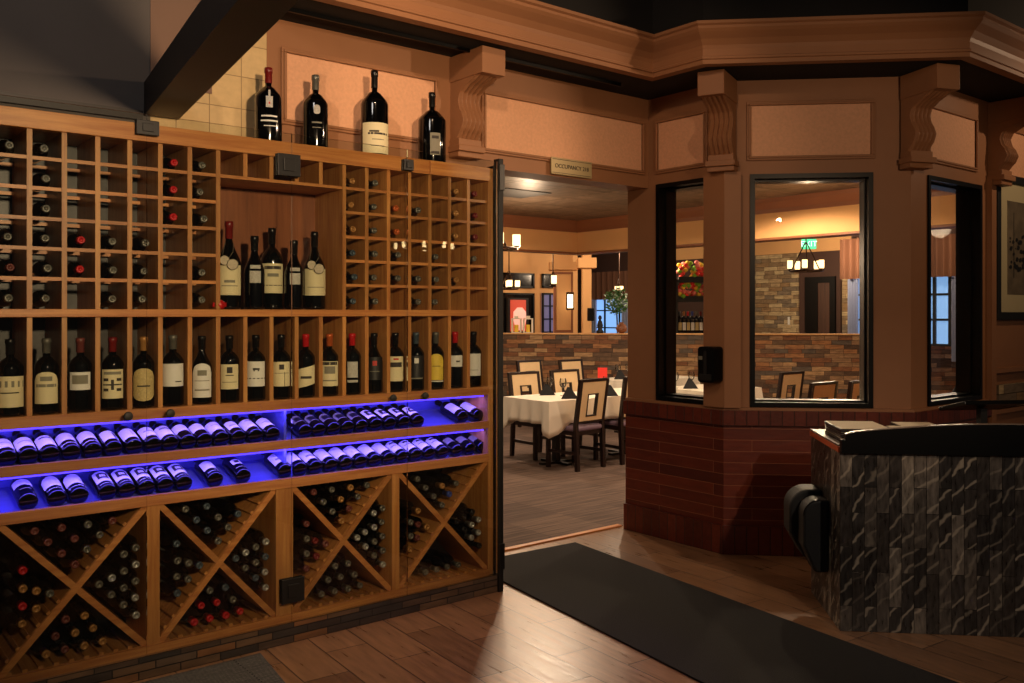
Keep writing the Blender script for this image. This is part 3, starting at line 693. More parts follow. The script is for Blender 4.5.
for i, (px, k) in enumerate(s1b):
    kw = dict(lab=('grey',.3,.56,2.0,'arch'), cap='black', marks=(('black',.32,.48,1.4,0),)) if k == 'dim' else dict(lab=('white',.24,.58,1.7,'rect'), cap='black', marks=(('ink',.32,.52,1.0,0),('white',.38,.45,.5,.1)))
    recline(px, .92, 'reclining bottle with %s label, %s right of the divider on the upper blue shelf' % ('dark' if k == 'dim' else 'framed picture', ordn[i]), 'bottles on the upper blue shelf', **kw)
for px, w in ((462.5,'left'),(478,'right')):
    recline(px, .92, '%s one of the separate pair of white-labelled reclining bottles on the upper blue shelf' % w, 'bottles on the upper blue shelf', lab=('white',.24,.6,2.4,'rect'), cap='black')
s2 = [(28,'band'),(57,'plain'),(79,'plain'),(107.5,'pic'),(127,'pic'),(146.5,'pic'),(165.5,'pic'),(184,'pic'),(215,'plain2'),(243,'crest')]
spec = {'band': dict(lab=('white',.44,.64,2.4,'rect'), cap='black', marks=(('grey',.3,.32,1.2,0),)), 'plain': dict(lab=('white',.30,.64,2.4,'arch'), cap='black', marks=(('white',.2,.21,2.0,0),)),
        'pic': dict(lab=('white',.26,.62,2.0,'rect'), cap='black', marks=(('ink',.36,.56,1.2,0),('white',.42,.5,.6,0),('white',.17,.18,1.6,0))), 'plain2': dict(lab=('white',.3,.58,2.0,'rect'), cap='black', marks=(('white',.18,.19,1.6,0),)),
        'crest': dict(lab=('white',.36,.54,1.3,'rect'), cap='black', marks=(('ink',.4,.5,.6,0),('grey',.22,.24,1.4,0)))}
nm = {'band':'with a short white label','plain':'with a plain white label','pic':'with framed picture label','plain2':'standing apart with a plain label','crest':'with a small crest label'}
for i, (px, k) in enumerate(s2):
    recline(px, .745, 'reclining bottle %s, %s from left on the lower blue shelf' % (nm[k], ordn[i]), 'bottles on the lower blue shelf', **spec[k])
s2b = [285,300,315.5,331,346,360.5,375,389,402.5,416,429.5,443,457,470,482.5]
for i, px in enumerate(s2b):
    kw = dict(lab=('white',.24,.60,2.3,'rect'), cap='black') if i < 8 else (dict(lab=('white',.22,.60,2.2,'rect'), cap='black', marks=(('ink',.5,.55,1.2,0),('ink',.4,.42,1.6,0))) if i < 12 else dict(lab=('grey',.3,.5,2.0,'rect'), cap='black'))
    if i in (0,2): kw['marks'] = (('grey',.35,.4,1.2,0),)
    recline(px, .745, 'reclining bottle, %s from the divider rightwards on the lower blue shelf' % ordn[i], 'bottles on the lower blue shelf', **kw)

# bins
BR = .034
def wedge_pts(a, b_, which):
    cx, cz = (a+b_)/2, (ZB0+ZB1)/2; hw, hh = (b_-a)/2, (ZB1-ZB0)/2
    sl = hh/hw; pts = []
    ang = math.atan2(hh, hw); off = (BR+.0150+ (.012))/math.cos(ang)
    s = 2*BR+.0015
    dA = Vector((math.cos(ang), math.sin(ang))); dB = Vector((-math.cos(ang), math.sin(ang)))
    if which == 'top':
        v = Vector((cx, cz+off)); 
        for i in range(6):
            for j in range(6):
                p = v + dA*s*i*1.0 + dB*s*j*1.0
                pts.append((i+j, p))
    elif which == 'bottom':
        z = ZB0+.014+BR
        for row in range(6):
            zz = z + row*s*.87; n = int(2*hw/s)+1
            for i in range(n):
                x = cx + (i-(n-1)/2)*s + (s/2 if row % 2 else 0)
                pts.append((row, Vector((x, zz))))
    else:
        sg = -1 if which == 'left' else 1
        # rests on the lower board and the post; start in the low corner
        v = Vector((cx+sg*(hw-BR-.002), ZB0+ (BR+.0275)/math.cos(ang) + (BR+.002)*sl))
        d = Vector((-sg*math.cos(ang), math.sin(ang))); up = Vector((0,1))
        for i in range(8):
            for j in range(8):
                pts.append((j+i*.5, v + d*s*i + up*s*j))
    out = []
    for o_, p in pts:
        x, z = p; m = BR+.003
        # inside the wedge?
        dl = (z-cz) - sl*(x-cx); dr = (z-cz) + sl*(x-cx); k = math.cos(ang); t = BR+.0135
        ok = a+m <= x <= b_-m+.002 and ZB0+BR <= z <= ZB1-m
        up1 = dl*k >= t; up2 = dr*k >= t; dn1 = -dl*k >= t; dn2 = -dr*k >= t
        if which == 'top': ok = ok and up1 and up2
        if which == 'bottom': ok = ok and dn1 and dn2
        if which == 'left': ok = ok and up1 and dn2
        if which == 'right': ok = ok and dn1 and up2
        if ok: out.append((o_, p))
    out.sort(key=lambda q: (q[0], q[1][0])); return [p for _, p in out]
plan = {0:{'left':(['grey'],6),'top':(['grey','rose'],6),'right':(['grey'],6),'bottom':(['grey'],8)},
        1:{'left':(['gold','gold','red','grey'],8),'top':(['rose','rose','grey'],12),'right':(['silver','grey','grey'],12),'bottom':(['gold','rose','gold'],9)},
        2:{'left':(['teal','grey','grey'],11),'top':(['grey','teal'],8),'right':(['silver','teal','grey'],10),'bottom':(['red','red','red','red','red','red','grey','grey','teal'],12)},
        3:{'left':(['rose','wine','grey'],9),'top':(['gold','grey','rose','grey'],10),'right':(['silver','grey'],12),'bottom':(['grey','grey'],9)},
        4:{'left':(['gold','rose','grey'],7),'top':(['grey','grey','blue','grey','gold'],7),'right':(['black','silver'],9),'bottom':(['grey'],4)}}
bn = ['leftmost','first','second','third','fourth']
nb = 0
for bi, (a, b_) in enumerate(BINS):
    for w, (caps, n) in plan[bi].items():
        pts = wedge_pts(a, b_, w)[:n]
        for i, p in enumerate(pts):
            cap = caps[i % len(caps)] if w != 'bottom' or bi != 2 else caps[min(i, len(caps)-1)]
            hh = random.choice((.262,.268,.256)); Yb = RB-.003
            place = '%s crossed bin from left' % ordn[bi-1]
            if bi == 0: continue
            gp = '%s capsule bottles in the %s wedge, bin %s' % (CAPNAME[cap], w, ordn[bi])
            bottle('wine_bottle', '%s-capped wine bottle stacked in the %s wedge of the %s' % (CAPNAME[cap].replace(' ','-'), w, place),
                   (p[0], Yb - random.uniform(0,.004), p[1]), LX, h=hh, r=.0335, cap=cap, group=gp, seg=14); nb += 1

# ------------------------------------------------------------------ sign, dispenser, framed print
def text(body, size, mat, parent, loc, rot, name='lettering', ext=.001, align='CENTER'):
    cu = bpy.data.curves.new(name, 'FONT'); cu.body = body; cu.size = size; cu.extrude = ext; cu.align_x = align; cu.align_y = 'CENTER'
    cu.materials.append(mat); tmp = bpy.data.objects.new('tmp', cu); C.objects.link(tmp); bpy.context.view_layer.update()
    me = bpy.data.meshes.new_from_object(tmp.evaluated_get(bpy.context.evaluated_depsgraph_get())); bpy.data.objects.remove(tmp); bpy.data.curves.remove(cu)
    return link(name, me, parent, loc, rot)
xs0, xs1 = X_at(549,WY-.01), X_at(589.5,WY-.01)
sg = thing('occupancy_sign', 'small brass plate reading OCCUPANCY 218 over the doorway', 'sign', ((xs0+xs1)/2, WY-.024, 2.41))
hw = (xs1-xs0)/2
obj('sign_plate', MB().box(-hw,hw,-.008,0,-.052,.052), M['sign'], sg, bevel=.002)
obj('sign_border', MB().box(-hw+.01,hw-.01,-.0095,-.008,.040,.043).box(-hw+.01,hw-.01,-.0095,-.008,-.043,-.040), M['sign_text'], sg)
t_ = text('OCCUPANCY 218', .036, M['sign_text'], sg, (0,-.0095,0), (PI/2,0,0)); 
dsp = thing('soap_dispenser', 'black wall-mounted soap dispenser between the two bay windows', 'dispenser', (4.524, 3.565, .015), -PI/2)
Yw = 3.63
dm = MB()
def rr(w, h_, r_, n=5):
    pts = []
    for cx, cy, a0 in ((w-r_,h_-r_,0),(-w+r_,h_-r_,PI/2),(-w+r_,-h_+r_,PI),(w-r_,-h_+r_,1.5*PI)):
        for i in range(n+1): a = a0+PI/2*i/n; pts.append((cx+r_*math.cos(a), cy+r_*math.sin(a)))
    return pts
zc = 1.165
MX = Matrix.Translation((0,0,zc)) @ Matrix.Rotation(PI/2, 4, 'X')
obj('housing', MB().prism(rr(.062,.112,.022), .0, .10, MX), M['black_gloss'], dsp, bevel=.008)
obj('window_slot', MB().prism(rr(.012,.085,.008), .10, .1025, MX), M['black_matt'], dsp)
obj('badge', MB().box(-.05,-.022,-.1035,-.10,zc+.03,zc+.052), LAB['grey'], dsp)
obj('push_bar', MB().prism(rr(.05,.02,.008), .07, .108, Matrix.Translation((0,0,zc-.078)) @ Matrix.Rotation(PI/2, 4, 'X')), M['black_matt'], dsp, bevel=.003)
# framed print
Yp = 2.738
fx0 = X_at(993.5,Yp); fz1 = H+(313-172.5)*(Yp/ray(993.5)[1])/F; fz0 = H+(313-320)*(Yp/ray(993.5)[1])/F
pr = thing('framed_print', 'large black-framed sepia landscape print with pale mat on the right wall', 'picture', (fx0, Yp-.001, 0))
Wp = 1.5; th = .055
obj('picture_frame', MB().box(0,th,-.03,0,fz0,fz1).box(Wp-th,Wp,-.03,0,fz0,fz1).box(th,Wp-th,-.03,0,fz0,fz0+th).box(th,Wp-th,-.03,0,fz1-th,fz1), M['black_matt'], pr, bevel=.004)
obj('mat_board', MB().box(th,Wp-th,-.012,-.004,fz0+th,fz1-th), M['mount'], pr)
obj('print_sheet', MB().box(.19,Wp-.19,-.014,-.012,fz0+.18,fz1-.18), M['sketch'], pr)
# a drawn tall tree and hills on the sheet
m = MB(); random.seed(3)
m.box(.29,.296,-.0155,-.014,fz0+.3,fz1-.26)
for k in range(110):
    x = .22+random.random()*1.0; z = fz0+.36+random.random()*.28*(1-.3*x); w = .008+random.random()*.022
    m.prism([(x-w,z-w*.5),(x+w*.2,z-w*.7),(x+w,z),(x+w*.3,z+w*.6),(x-w*.6,z+w*.5)], -.014-.0015-k*.00001, -.014, Matrix(((1,0,0,0),(0,0,1,0),(0,1,0,0),(0,0,0,1))))
obj('drawing', m, M['black_matt'], pr)
random.seed(11)

# ------------------------------------------------------------------ host stand
ha = -PI/4
st = thing('host_stand', 'host stand faced with vertical slate mosaic and black curved top panel, on the right', 'host stand', (3.867,2.318,0), ha)
# local x along the front (towards +X,-Y); local +y away from the camera
obj('mosaic_body', MB().box(0,1.5,0,.60,0,.842), M['mosaic'], st, bevel=.002)
poly = [(0.0,.842),(0,.905),(.02,.905),(.02,.93)]
for i in range(17):
    t = i/16; poly.append((.06+t*1.38, .934+.052*math.sin(PI*(t*.9+.05))))
poly += [(1.48,.93),(1.48,.905),(1.5,.905),(1.5,.842)]
MXZ = Matrix(((1,0,0,0),(0,0,-1,0),(0,1,0,0),(0,0,0,1)))
obj('curved_panel', MB().prism(poly, -.005, .028, MXZ), M['black_gloss'], st)
for v in bpy.data.objects['curved_panel'].data.vertices: pass
m = MB()
edge = poly[3:21]
for i in range(len(edge)-1):
    (x0,z0),(x1,z1) = edge[i], edge[i+1]
    m.add([(x0,-.026,z0),(x1,-.026,z1),(x1,.006,z1),(x0,.006,z0),(x0,-.026,z0+.003),(x1,-.026,z1+.003),(x1,.006,z1+.003),(x0,.006,z0+.003)],[(3,2,1,0),(4,5,6,7),(0,1,5,4),(2,3,7,6)])
obj('edge_banding', m, M['counter'], st)
obj('countertop', MB().box(-.004,1.5,.028,.60,.868,.876), M['counter'], st)
obj('counter_edge', MB().box(-.006,.02,.006,.60,.842,.868).box(.02,1.5,.03,.60,.842,.868), M['orange_edge'], st)
def st_w(x, y, z=0):
    return (3.867+x*math.cos(ha)-y*math.sin(ha), 2.318+x*math.sin(ha)+y*math.cos(ha), z)
def stack(nm, label, x, y, w, d, n, z=.8765, rz=0, mat='menu'):
    t = thing(nm, label, 'menus', st_w(x,y,z), ha+rz)
    for k in range(n):
        j = random.uniform(-.004,.004)
        obj('menu_cover', MB().box(-w/2+j,w/2+j,-d/2+j,d/2+j,k*.0095,k*.0095+.007), M[mat], t)
        obj('menu_pages', MB().box(-w/2+.004,w/2-.004,-d/2+.004,d/2-.004,k*.0095+.0071,k*.0095+.0094), M['paper'], t)
stack('menu_stack', 'stack of dark printed menus on the left end of the host stand', .15, .26, .24, .32, 7)
stack('menu_stack', 'lower stack of dark menus behind the middle of the curved panel', .42, .19, .24, .26, 6)
stack('menu_stack', 'stack of dark menus at the right end of the host stand', .98, .19, .3, .24, 7)
stack('menu_stack', 'stack of dark menus left of the screen on the host stand', .50, .47, .2, .2, 5)
tb = thing('touch_screen', 'black tilted touch screen on the host stand', 'screen', st_w(.82,.46,.8765), ha+.25)
obj('screen_foot', MB().box(-.07,.07,-.06,.06,0,.012), M['black_matt'], tb, bevel=.003)
obj('screen_neck', MB().box(-.018,.018,-.018,.018,.012,.135), M['black_matt'], tb)
RS = Matrix.Translation((0,0,.15)) @ Matrix.Rotation(math.radians(-14), 4, 'X')
obj('display', MB().box(-.17,.17,-.11,.11,-.010,.010,RS), M['black_gloss'], tb, bevel=.004)
# black hanging pocket / bin on the left side of the stand
pk = thing('menu_pocket', 'black rounded double menu pocket hanging on the left side of the host stand', 'holder', st_w(0,.20,0), ha)
def lobe(w, y0, y1, z0, z1):
    n = 10; r_ = w*.62; poly = [(-.001,z0),(-.001,z1)]
    for i in range(n+1):
        a_ = PI/2 + PI/2*i/n; poly.append((-w+r_+r_*math.cos(a_), z1-r_+r_*math.sin(a_)))
    poly += [(-w,z0+.13),(-w*.55,z0)]
    return MB().prism(poly, -y1, -y0, Matrix(((1,0,0,0),(0,0,-1,0),(0,1,0,0),(0,0,0,1))))
obj('front_pocket', lobe(.125,.0,.13,.215,.575), M['black_matt'], pk, bevel=.012)
obj('rear_pocket', lobe(.165,.14,.30,.25,.60), M['black_matt'], pk, bevel=.012)
obj('pocket_rim', MB().tube([(-.125+.0775+.0775*math.cos(PI/2+PI/2*i/10),-.004,.575-.0775+.0775*math.sin(PI/2+PI/2*i/10)) for i in range(11)], .003, 6), M['black_gloss'], pk)

# ------------------------------------------------------------------ dining room shell
struct('ceiling_dining', MB().prism([(1,4.43),(4.6,4.43),(4.6,3.6),(5.5,2.8),(8.44,2.8),(8.44,9.0),(1,9.0)], 2.75, 2.8), M['tin'])
struct('ceiling_vent', MB().box(5.6,6.2,7.0,7.5,2.742,2.75), M['black_matt'])
SP = [(1,9.0),(8.44,9.0),(8.44,2.85)]
struct('ceiling_soffit', MB().prism([(1,9.0),(8.44,9.0),(8.44,2.85),(8.64,2.85),(8.64,9.2),(1,9.2)], 2.31, 2.75), M['soffit'])
struct('trim_10', sweep_profile(SP, [(0,2.60),(.02,2.60),(.03,2.64),(.09,2.71),(.11,2.75)]), M['crown_dark'])
struct('trim_11', sweep_profile(SP, [(-.2,2.305),(.015,2.305),(.015,2.325),(0,2.33)]), M['crown_dark'])
struct('ceiling_far', MB().box(1,18,9.2,20,2.98,3.03).box(8.64,18,2.8,9.2,2.98,3.03), M['ceil_blue'])
# stone half wall with ledge, running diagonally
K = 18.4
def diag(px, k=K): d = ray(px); s = k/(d[0]+d[1]); return (d[0]*s, d[1]*s)
pa = diag(470); pb = diag(1000)
Lh = math.hypot(pb[0]-pa[0], pb[1]-pa[1]); ah = math.atan2(pb[1]-pa[1], pb[0]-pa[0])
struct('wall_half_stone', MB().box(0,Lh,0,.16,0,1.19), M['ledge'], loc=(pa[0],pa[1],0), rot=(0,0,ah))
struct('trim_12', MB().box(0,Lh,-.015,.18,1.19,1.207), M['soffit'], loc=(pa[0],pa[1],0), rot=(0,0,ah))
# far walls
XF = 16.0; YF = 13.0
struct('wall_far_stone', MB().box(XF,XF+.2,X_at and 7.0,9.9,0,2.98), M['ledge_pale'])
struct('wall_far_east', MB().box(XF,XF+.2,2.8,7.0,0,2.98).box(XF,XF+.2,12.2,20,0,2.98), M['dark_wall'])
struct('wall_far_ledge', MB().box(XF,XF+.2,9.9,12.2,0,2.98), M['ledge_pale'])
struct('trim_13', MB().box(XF-.05,XF,2.8,13.8,2.72,2.98), M['soffit'])
struct('wall_south_dining', MB().box(9.0,18,2.65,2.8,0,3.0), M['soffit'])
struct('wall_far_north', MB().box(3.0,12.2,YF,YF+.2,0,2.98), M['soffit'])
struct('wall_far_back', MB().box(12.2,16.2,19.8,20,0,2.98), M['dark_wall'])
def yX(px, X): d = ray(px); return X*d[1]/d[0]
def zD(py, D): return H+(313-py)*D/F
# door in the far wall seen through the large window
y1, y0 = yX(801,XF), yX(842,XF); 
dW = MB().box(XF-.06,XF,y0,y1,0,2.72)
struct('wall_far_dark', dW, M['dark_wall'])
d1, d0 = yX(808,XF), yX(838,XF)
door = sgrp('door_1'); 
Dd = XF/ray(820)[0]
obj('door_leaf', MB().box(XF-.09,XF-.061,d0+.12,d1-.28,0,zD(283,Dd)), M['dark_door'], door)
obj('door_casing', MB().box(XF-.11,XF-.061,d1-.28,d1,0,zD(277,Dd)).box(XF-.11,XF-.061,d0,d0+.12,0,zD(277,Dd)).box(XF-.11,XF-.061,d0+.12,d1-.28,zD(283,Dd),zD(277,Dd)), M['black_gloss'], door)
tag(obj('wall_plate', MB().box(XF-.012,XF-.001,yX(790,XF),yX(788,XF),zD(325,Dd),zD(317,Dd)), LAB['white']), 'small white switch plate on the far pale stone wall', 'switch')
ex = thing('exit_sign', 'green lit EXIT sign hanging above the chandelier through the large window', 'sign', P(809,244,15.2), math.radians(-50))
obj('sign_case', MB().box(-.12,.12,0,.03,-.085,.085), M['exit'], ex, bevel=.004)
obj('sign_stem', MB().box(-.01,.01,.01,.03,.085,.34), M['black_matt'], ex)
text('EXIT', .13, M['exit_text'], ex, (0,-.003,0), (PI/2,0,0))

def chandelier(loc, label, n=5, R_=.28, hang=.8, arm_h=.38, bh=.13, br=.045, mat='bulb_far', a0=0, group='iron ring chandeliers', drop=0):
    t = thing('chandelier', label, 'chandelier', loc, group=group)
    ring = [(R_*math.cos(2*PI*i/24+a0), R_*math.sin(2*PI*i/24+a0), 0) for i in range(25)]
    obj('ring', MB().tube(ring, .012, 8), M['iron'], t, smooth=True)
    m = MB()
    for k in range(3):
        a = 2*PI*k/3+a0; m.tube([(R_*math.cos(a), R_*math.sin(a), 0), (.01*math.cos(a), .01*math.sin(a), arm_h)], .008, 6)
    obj('hanger', m, M['iron'], t)
    obj('rod', MB().tube([(0,0,arm_h),(0,0,arm_h+hang)], .008, 6), M['iron'], t)
    for k in range(n):
        a = 2*PI*(k+.5)/n+a0; x, y = R_*math.cos(a), R_*math.sin(a)
        Mt = Matrix.Translation((x,y,0))
        obj('lamp_cup', MB().lathe([(.012,0),(.03,.012),(br,.03)], 12, Mt), M['iron'], t)
        obj('lamp_shade', MB().lathe([(br*.85,.03),(br,.045),(br,.03+bh)], 12, Mt), M[mat], t, smooth=True, auto=40)
    return t
c = P(806,271,12.0); chandelier(c, 'iron ring chandelier with lit glass cups seen through the large window', 5, .21, .45, .38, .11, .034, a0=.5)
c = P(510,249,9.5); chandelier((c[0]-.15,c[1]+.05,c[2]), 'iron ring chandelier with lit cup cut off by the left edge of the doorway', 4, .22, .35, .3, .12, .042, a0=.3)
c = P(509,289,12.6); chandelier(c, 'small iron chandelier low at the left of the doorway in front of the screens', 4, .12, .6, .25, .09, .035, a0=.2)
c = P(553,286,12.9); chandelier(c, 'small iron lamp before the gridded window left of the sconce', 1, .04, .7, .2, .12, .04, a0=1.2)
c = P(619,292,14); chandelier(c, 'small lamp shining beside the plant at the right of the doorway', 2, .05, .8, .2, .06, .03)
c = P(951,248,12); chandelier(c, 'single lit lamp before the curtains seen through the right window', 1, .03, .6, .2, .12, .04, a0=0)
# chandelier in the front room whose reflection shows in the rack glass
chandelier((7.4,-3.6,2.42), 'six-armed chandelier of the front room reflected in the rack glass', 8, .42, .9, .5, .09, .022, mat='bulb', a0=.2, group=None)

# far north wall: piers, gridded windows, screen
DY = lambda px: YF/ray(px)[1]
def boxN(px0, px1, py0, py1, y0=YF-.03, y1=YF-.001):
    D = DY((px0+px1)/2); return MB().box(X_at(px0,YF), X_at(px1,YF), y0, y1, zD(py1,D), zD(py0,D))
def wwin(name, px0, px1, py0, py1, cols, rows, pane):
    g = sgrp(name); D = DY((px0+px1)/2); x0, x1 = X_at(px0,YF), X_at(px1,YF); z0, z1 = zD(py1,D), zD(py0,D)
    obj('window_pane', MB().box(x0,x1,YF-.02,YF-.015,z0,z1), pane, g)
    m = MB(); t = .035
    m.box(x0,x0+t,YF-.05,YF-.02,z0,z1).box(x1-t,x1,YF-.05,YF-.02,z0,z1).box(x0,x1,YF-.05,YF-.02,z1-t,z1).box(x0,x1,YF-.05,YF-.02,z0,z0+t)
    for i in range(1, cols): x = x0+(x1-x0)*i/cols; m.box(x-.012,x+.012,YF-.045,YF-.02,z0+t,z1-t)
    for j in range(1, rows): z = z0+(z1-z0)*j/rows; m.box(x0+t,x1-t,YF-.047,YF-.02,z-.012,z+.012)
    obj('window_frame', m, M['black_gloss'], g); return g
darkpane = basic('night window pane', (18,14,16), .1); bluepane = emit('dusk window', (96,92,130), .55)
wwin('window_4', 502, 533, 273, 288, 1, 1, darkpane); wwin('window_5', 541, 557, 274, 288, 1, 1, darkpane)
wwin('window_6', 541, 557, 293, 345, 2, 4, bluepane); wwin('window_7', 502, 533, 293, 345, 1, 1, darkpane)
sc_ = thing('wall_screen', 'glowing red picture screen in the dark opening at the left of the doorway', 'screen', (X_at(507,YF-.1),YF-.1,0))
D = DY(517)
obj('screen_bezel', MB().box(0,X_at(528,YF-.1)-X_at(507,YF-.1),-.02,.03,zD(333,D),zD(298,D)), M['black_matt'], sc_)
obj('screen_face', MB().box(.06,X_at(526,YF-.1)-X_at(507,YF-.1)-.02,-.024,-.02,zD(331,D),zD(300,D)), emit('red screen', (190,70,50), .55), sc_)
obj('screen_figure', MB().lathe([(.10,0),(.16,.2),(.15,.34),(.06,.42)], 16, Matrix.Translation((.28,-.03,zD(330,D))) @ Matrix.Scale(.15,4,(0,1,0))), emit('screen figure', (235,170,150), .8), sc_, smooth=True)
# lanterns on the half wall ledge
for px, w in ((516.5,'left'),(528,'right')):
    q = diag(px, K+.1)
    t = thing('lantern', 'small white lantern on the ledge, %s of the pair' % w, 'lantern', (q[0],q[1],1.208), ah, 'lanterns on the ledge')
    obj('lantern_frame', MB().box(-.07,-.055,-.07,.07,0,.2).box(.055,.07,-.07,.07,0,.2).box(-.07,.07,-.07,.07,.2,.215).box(-.07,.07,-.07,.07,0,.012).box(-.03,.03,-.03,.03,.215,.25), M['cloth'], t)
    obj('lantern_candle', MB().lathe([(.03,.012),(.03,.12)], 12), M['flower_y'], t)
# column with niche and sconce
q0 = P(563.5,313,16.2)
col = sgrp('wall_column'); col.location = (q0[0], q0[1], 0); col.rotation_euler = (0,0,math.radians(-39))
D = 16.2; wpx = D/F
obj('column_shaft', MB().box(-9.5*wpx,9.5*wpx,.0,.3,0,2.98), M['soffit'], col)
obj('niche_casing', MB().box(-9.5*wpx,-7.5*wpx,-.03,0,zD(334,D),zD(272,D)).box(7.5*wpx,9.5*wpx,-.03,0,zD(334,D),zD(272,D)).box(-7.5*wpx,7.5*wpx,-.03,0,zD(274,D),zD(272,D)).box(-7.5*wpx,7.5*wpx,-.03,0,zD(334,D),zD(330,D)), M['crown_dark'], col)
obj('column_capital', MB().box(-14*wpx,14*wpx,-.12,.4,zD(270,D),zD(262,D)), M['soffit'], col)
q = P(570,301,15.9)
sc2 = thing('wall_sconce', 'lit rectangular wall sconce in the column niche through the doorway', 'sconce', (q[0],q[1],0), math.radians(-39))
obj('sconce_shade', MB().box(-2.6*wpx,2.6*wpx,-.05,.08,zD(308,D),zD(295,D)), M['sconce'], sc2)
obj('sconce_frame', MB().box(-3.6*wpx,-2.7*wpx,-.07,.1,zD(309.5,D),zD(292.5,D)).box(2.7*wpx,3.6*wpx,-.07,.1,zD(309.5,D),zD(292.5,D)).box(-3.6*wpx,3.6*wpx,-.07,.1,zD(294.5,D),zD(292.5,D)).box(-3.6*wpx,3.6*wpx,-.07,.1,zD(310,D),zD(308.3,D)), M['iron'], sc2)
q = P(587,313,15.5); D = 15.5; wpx = D/F
c2 = sgrp('wall_pier'); c2.location = (q[0],q[1],0); c2.rotation_euler = (0,0,math.radians(-39))
obj('pier_shaft', MB().box(-4.5*wpx,4.5*wpx,0,.25,0,2.98), M['soffit'], c2)
obj('pier_capital', MB().box(-9*wpx,9*wpx,-.12,.35,zD(268,D),zD(258,D)), M['soffit'], c2)
q = P(590.5,313,15.2)
t = thing('paper_towel_dispenser', 'black dispenser mounted on the pale pier beyond the half wall', 'dispenser', (q[0],q[1],0), math.radians(-39))
obj('housing', MB().box(-.055,.055,-.1,.05,zD(321,15.2),zD(308,15.2)), M['black_gloss'], t, bevel=.015)
# curtained daylight window on the far east wall
def curtain_win(name, pxa, pxb, py0, py1, X, label, grp, split=.38):
    ya, yb = yX(pxa,X), yX(pxb,X); D = X/ray((pxa+pxb)/2)[0]; z0, z1 = zD(py1,D), zD(py0,D)
    g = sgrp(name)
    obj('window_pane', MB().box(X-.03,X-.02,min(ya,yb),max(ya,yb),z0,z1-.1), M['daylight'], g)
    m = MB(); n = 3
    y0_, y1_ = min(ya,yb), max(ya,yb)
    for i in range(n+1): y = y0_+(y1_-y0_)*i/n; m.box(X-.06,X-.03,y-.02,y+.02,z0,z1-.1)
    for j in range(5): z = z0+(z1-.1-z0)*j/4; m.box(X-.055,X-.03,y0_,y1_,z-.015,z+.015)
    obj('window_frame', m, M['black_matt'], g)
    def cur(y0c, y1c, za, zb, dx, mat, nm, lab, amp=.04, fr=9):
        def fn(u, v): return (X-dx-amp*math.sin(u*fr*2*PI)*(1+.2*v), y0c+(y1c-y0c)*u, za+(zb-za)*v)
        return tag(obj(nm, MB().grid(fn, 120, 4), mat, smooth=True), lab, 'curtain', grp)
    cur(y0_-.1, y1_+.1, z1-(z1-z0)*split, z1, .22, M['curtain'], 'curtain_valance', 'brown gathered valance over the '+label)
    w = (y1_-y0_)
    for k, (s0, s1) in enumerate(((0,.22),(.78,1.0))):
        cur(y0_+w*s0, y0_+w*s1, z0-.2, z1-(z1-z0)*split, .16, M['sheer'], 'sheer_curtain', '%s pale sheer curtain of the %s' % ('near' if k == 0 else 'far', label), fr=4)
curtain_win('window_8', 592, 636, 272, 345, XF, 'daylit window behind the plant', 'curtains beyond the doorway')
curtain_win('window_9', 853, 905, 238, 345, 13.4, 'daylit window right of the far door', 'curtains beyond the large window')
curtain_win('window_10', 921, 968, 236, 345, 11.6, 'daylit window seen through the right bay window', 'curtains beyond the right window')
struct('wall_far_screen', MB().box(13.41,13.6,2.8,yX(851,13.4),0,2.98), M['dark_wall'])
# plant and vase on the ledge
def foliage(m, c, r, n, s, rnd):
    for k in range(n):
        d = Vector((rnd.gauss(0,1), rnd.gauss(0,1), rnd.gauss(0,1))).normalized()*r*rnd.random()**.4
        p = Vector(c)+Vector((d.x, d.y, d.z*1.1)); a = Vector((rnd.gauss(0,1),rnd.gauss(0,1),rnd.gauss(0,1))).normalized(); b_ = a.orthogonal().normalized()
        m.add([p-a*s, p-b_*s*.5, p+a*s, p+b_*s*.5], [(0,1,2,3)])
rn = random.Random(5)
q = diag(617, K+.62)
t = thing('potted_tree', 'small leafy green tree standing on the far side of the half wall ledge', 'plant', (q[0],q[1],.9))
m = MB(); foliage(m, (0,0,.78), .19, 420, .035, rn); obj('foliage', m, M['leaf'], t)
obj('stem', MB().tube([(0,0,.1),(.01,0,.35),(0,.01,.7)], .012, 6), M['iron'], t)
obj('pot', MB().lathe([(.07,0),(.1,.15),(.105,.16)], 14), M['black_matt'], t, smooth=True, auto=40)
q = diag(621.5, K+.1)
t = thing('round_vase', 'round brown vase on the ledge beside the small tree', 'vase', (q[0],q[1],1.208))
obj('vase_body', MB().lathe([(.03,0),(.07,.03),(.085,.07),(.06,.12),(.03,.14),(.035,.16)], 18), M['crown_dark'], t, smooth=True)
q = diag(600, K+.1)
t = thing('figurine', 'small dark figurine on the ledge before the daylit window', 'figurine', (q[0],q[1],1.208))
obj('figure_body', MB().lathe([(.05,0),(.055,.02),(.03,.06),(.045,.11),(.03,.17),(.015,.19),(.028,.22),(.02,.25),(.004,.26)], 14), M['black_matt'], t, smooth=True)
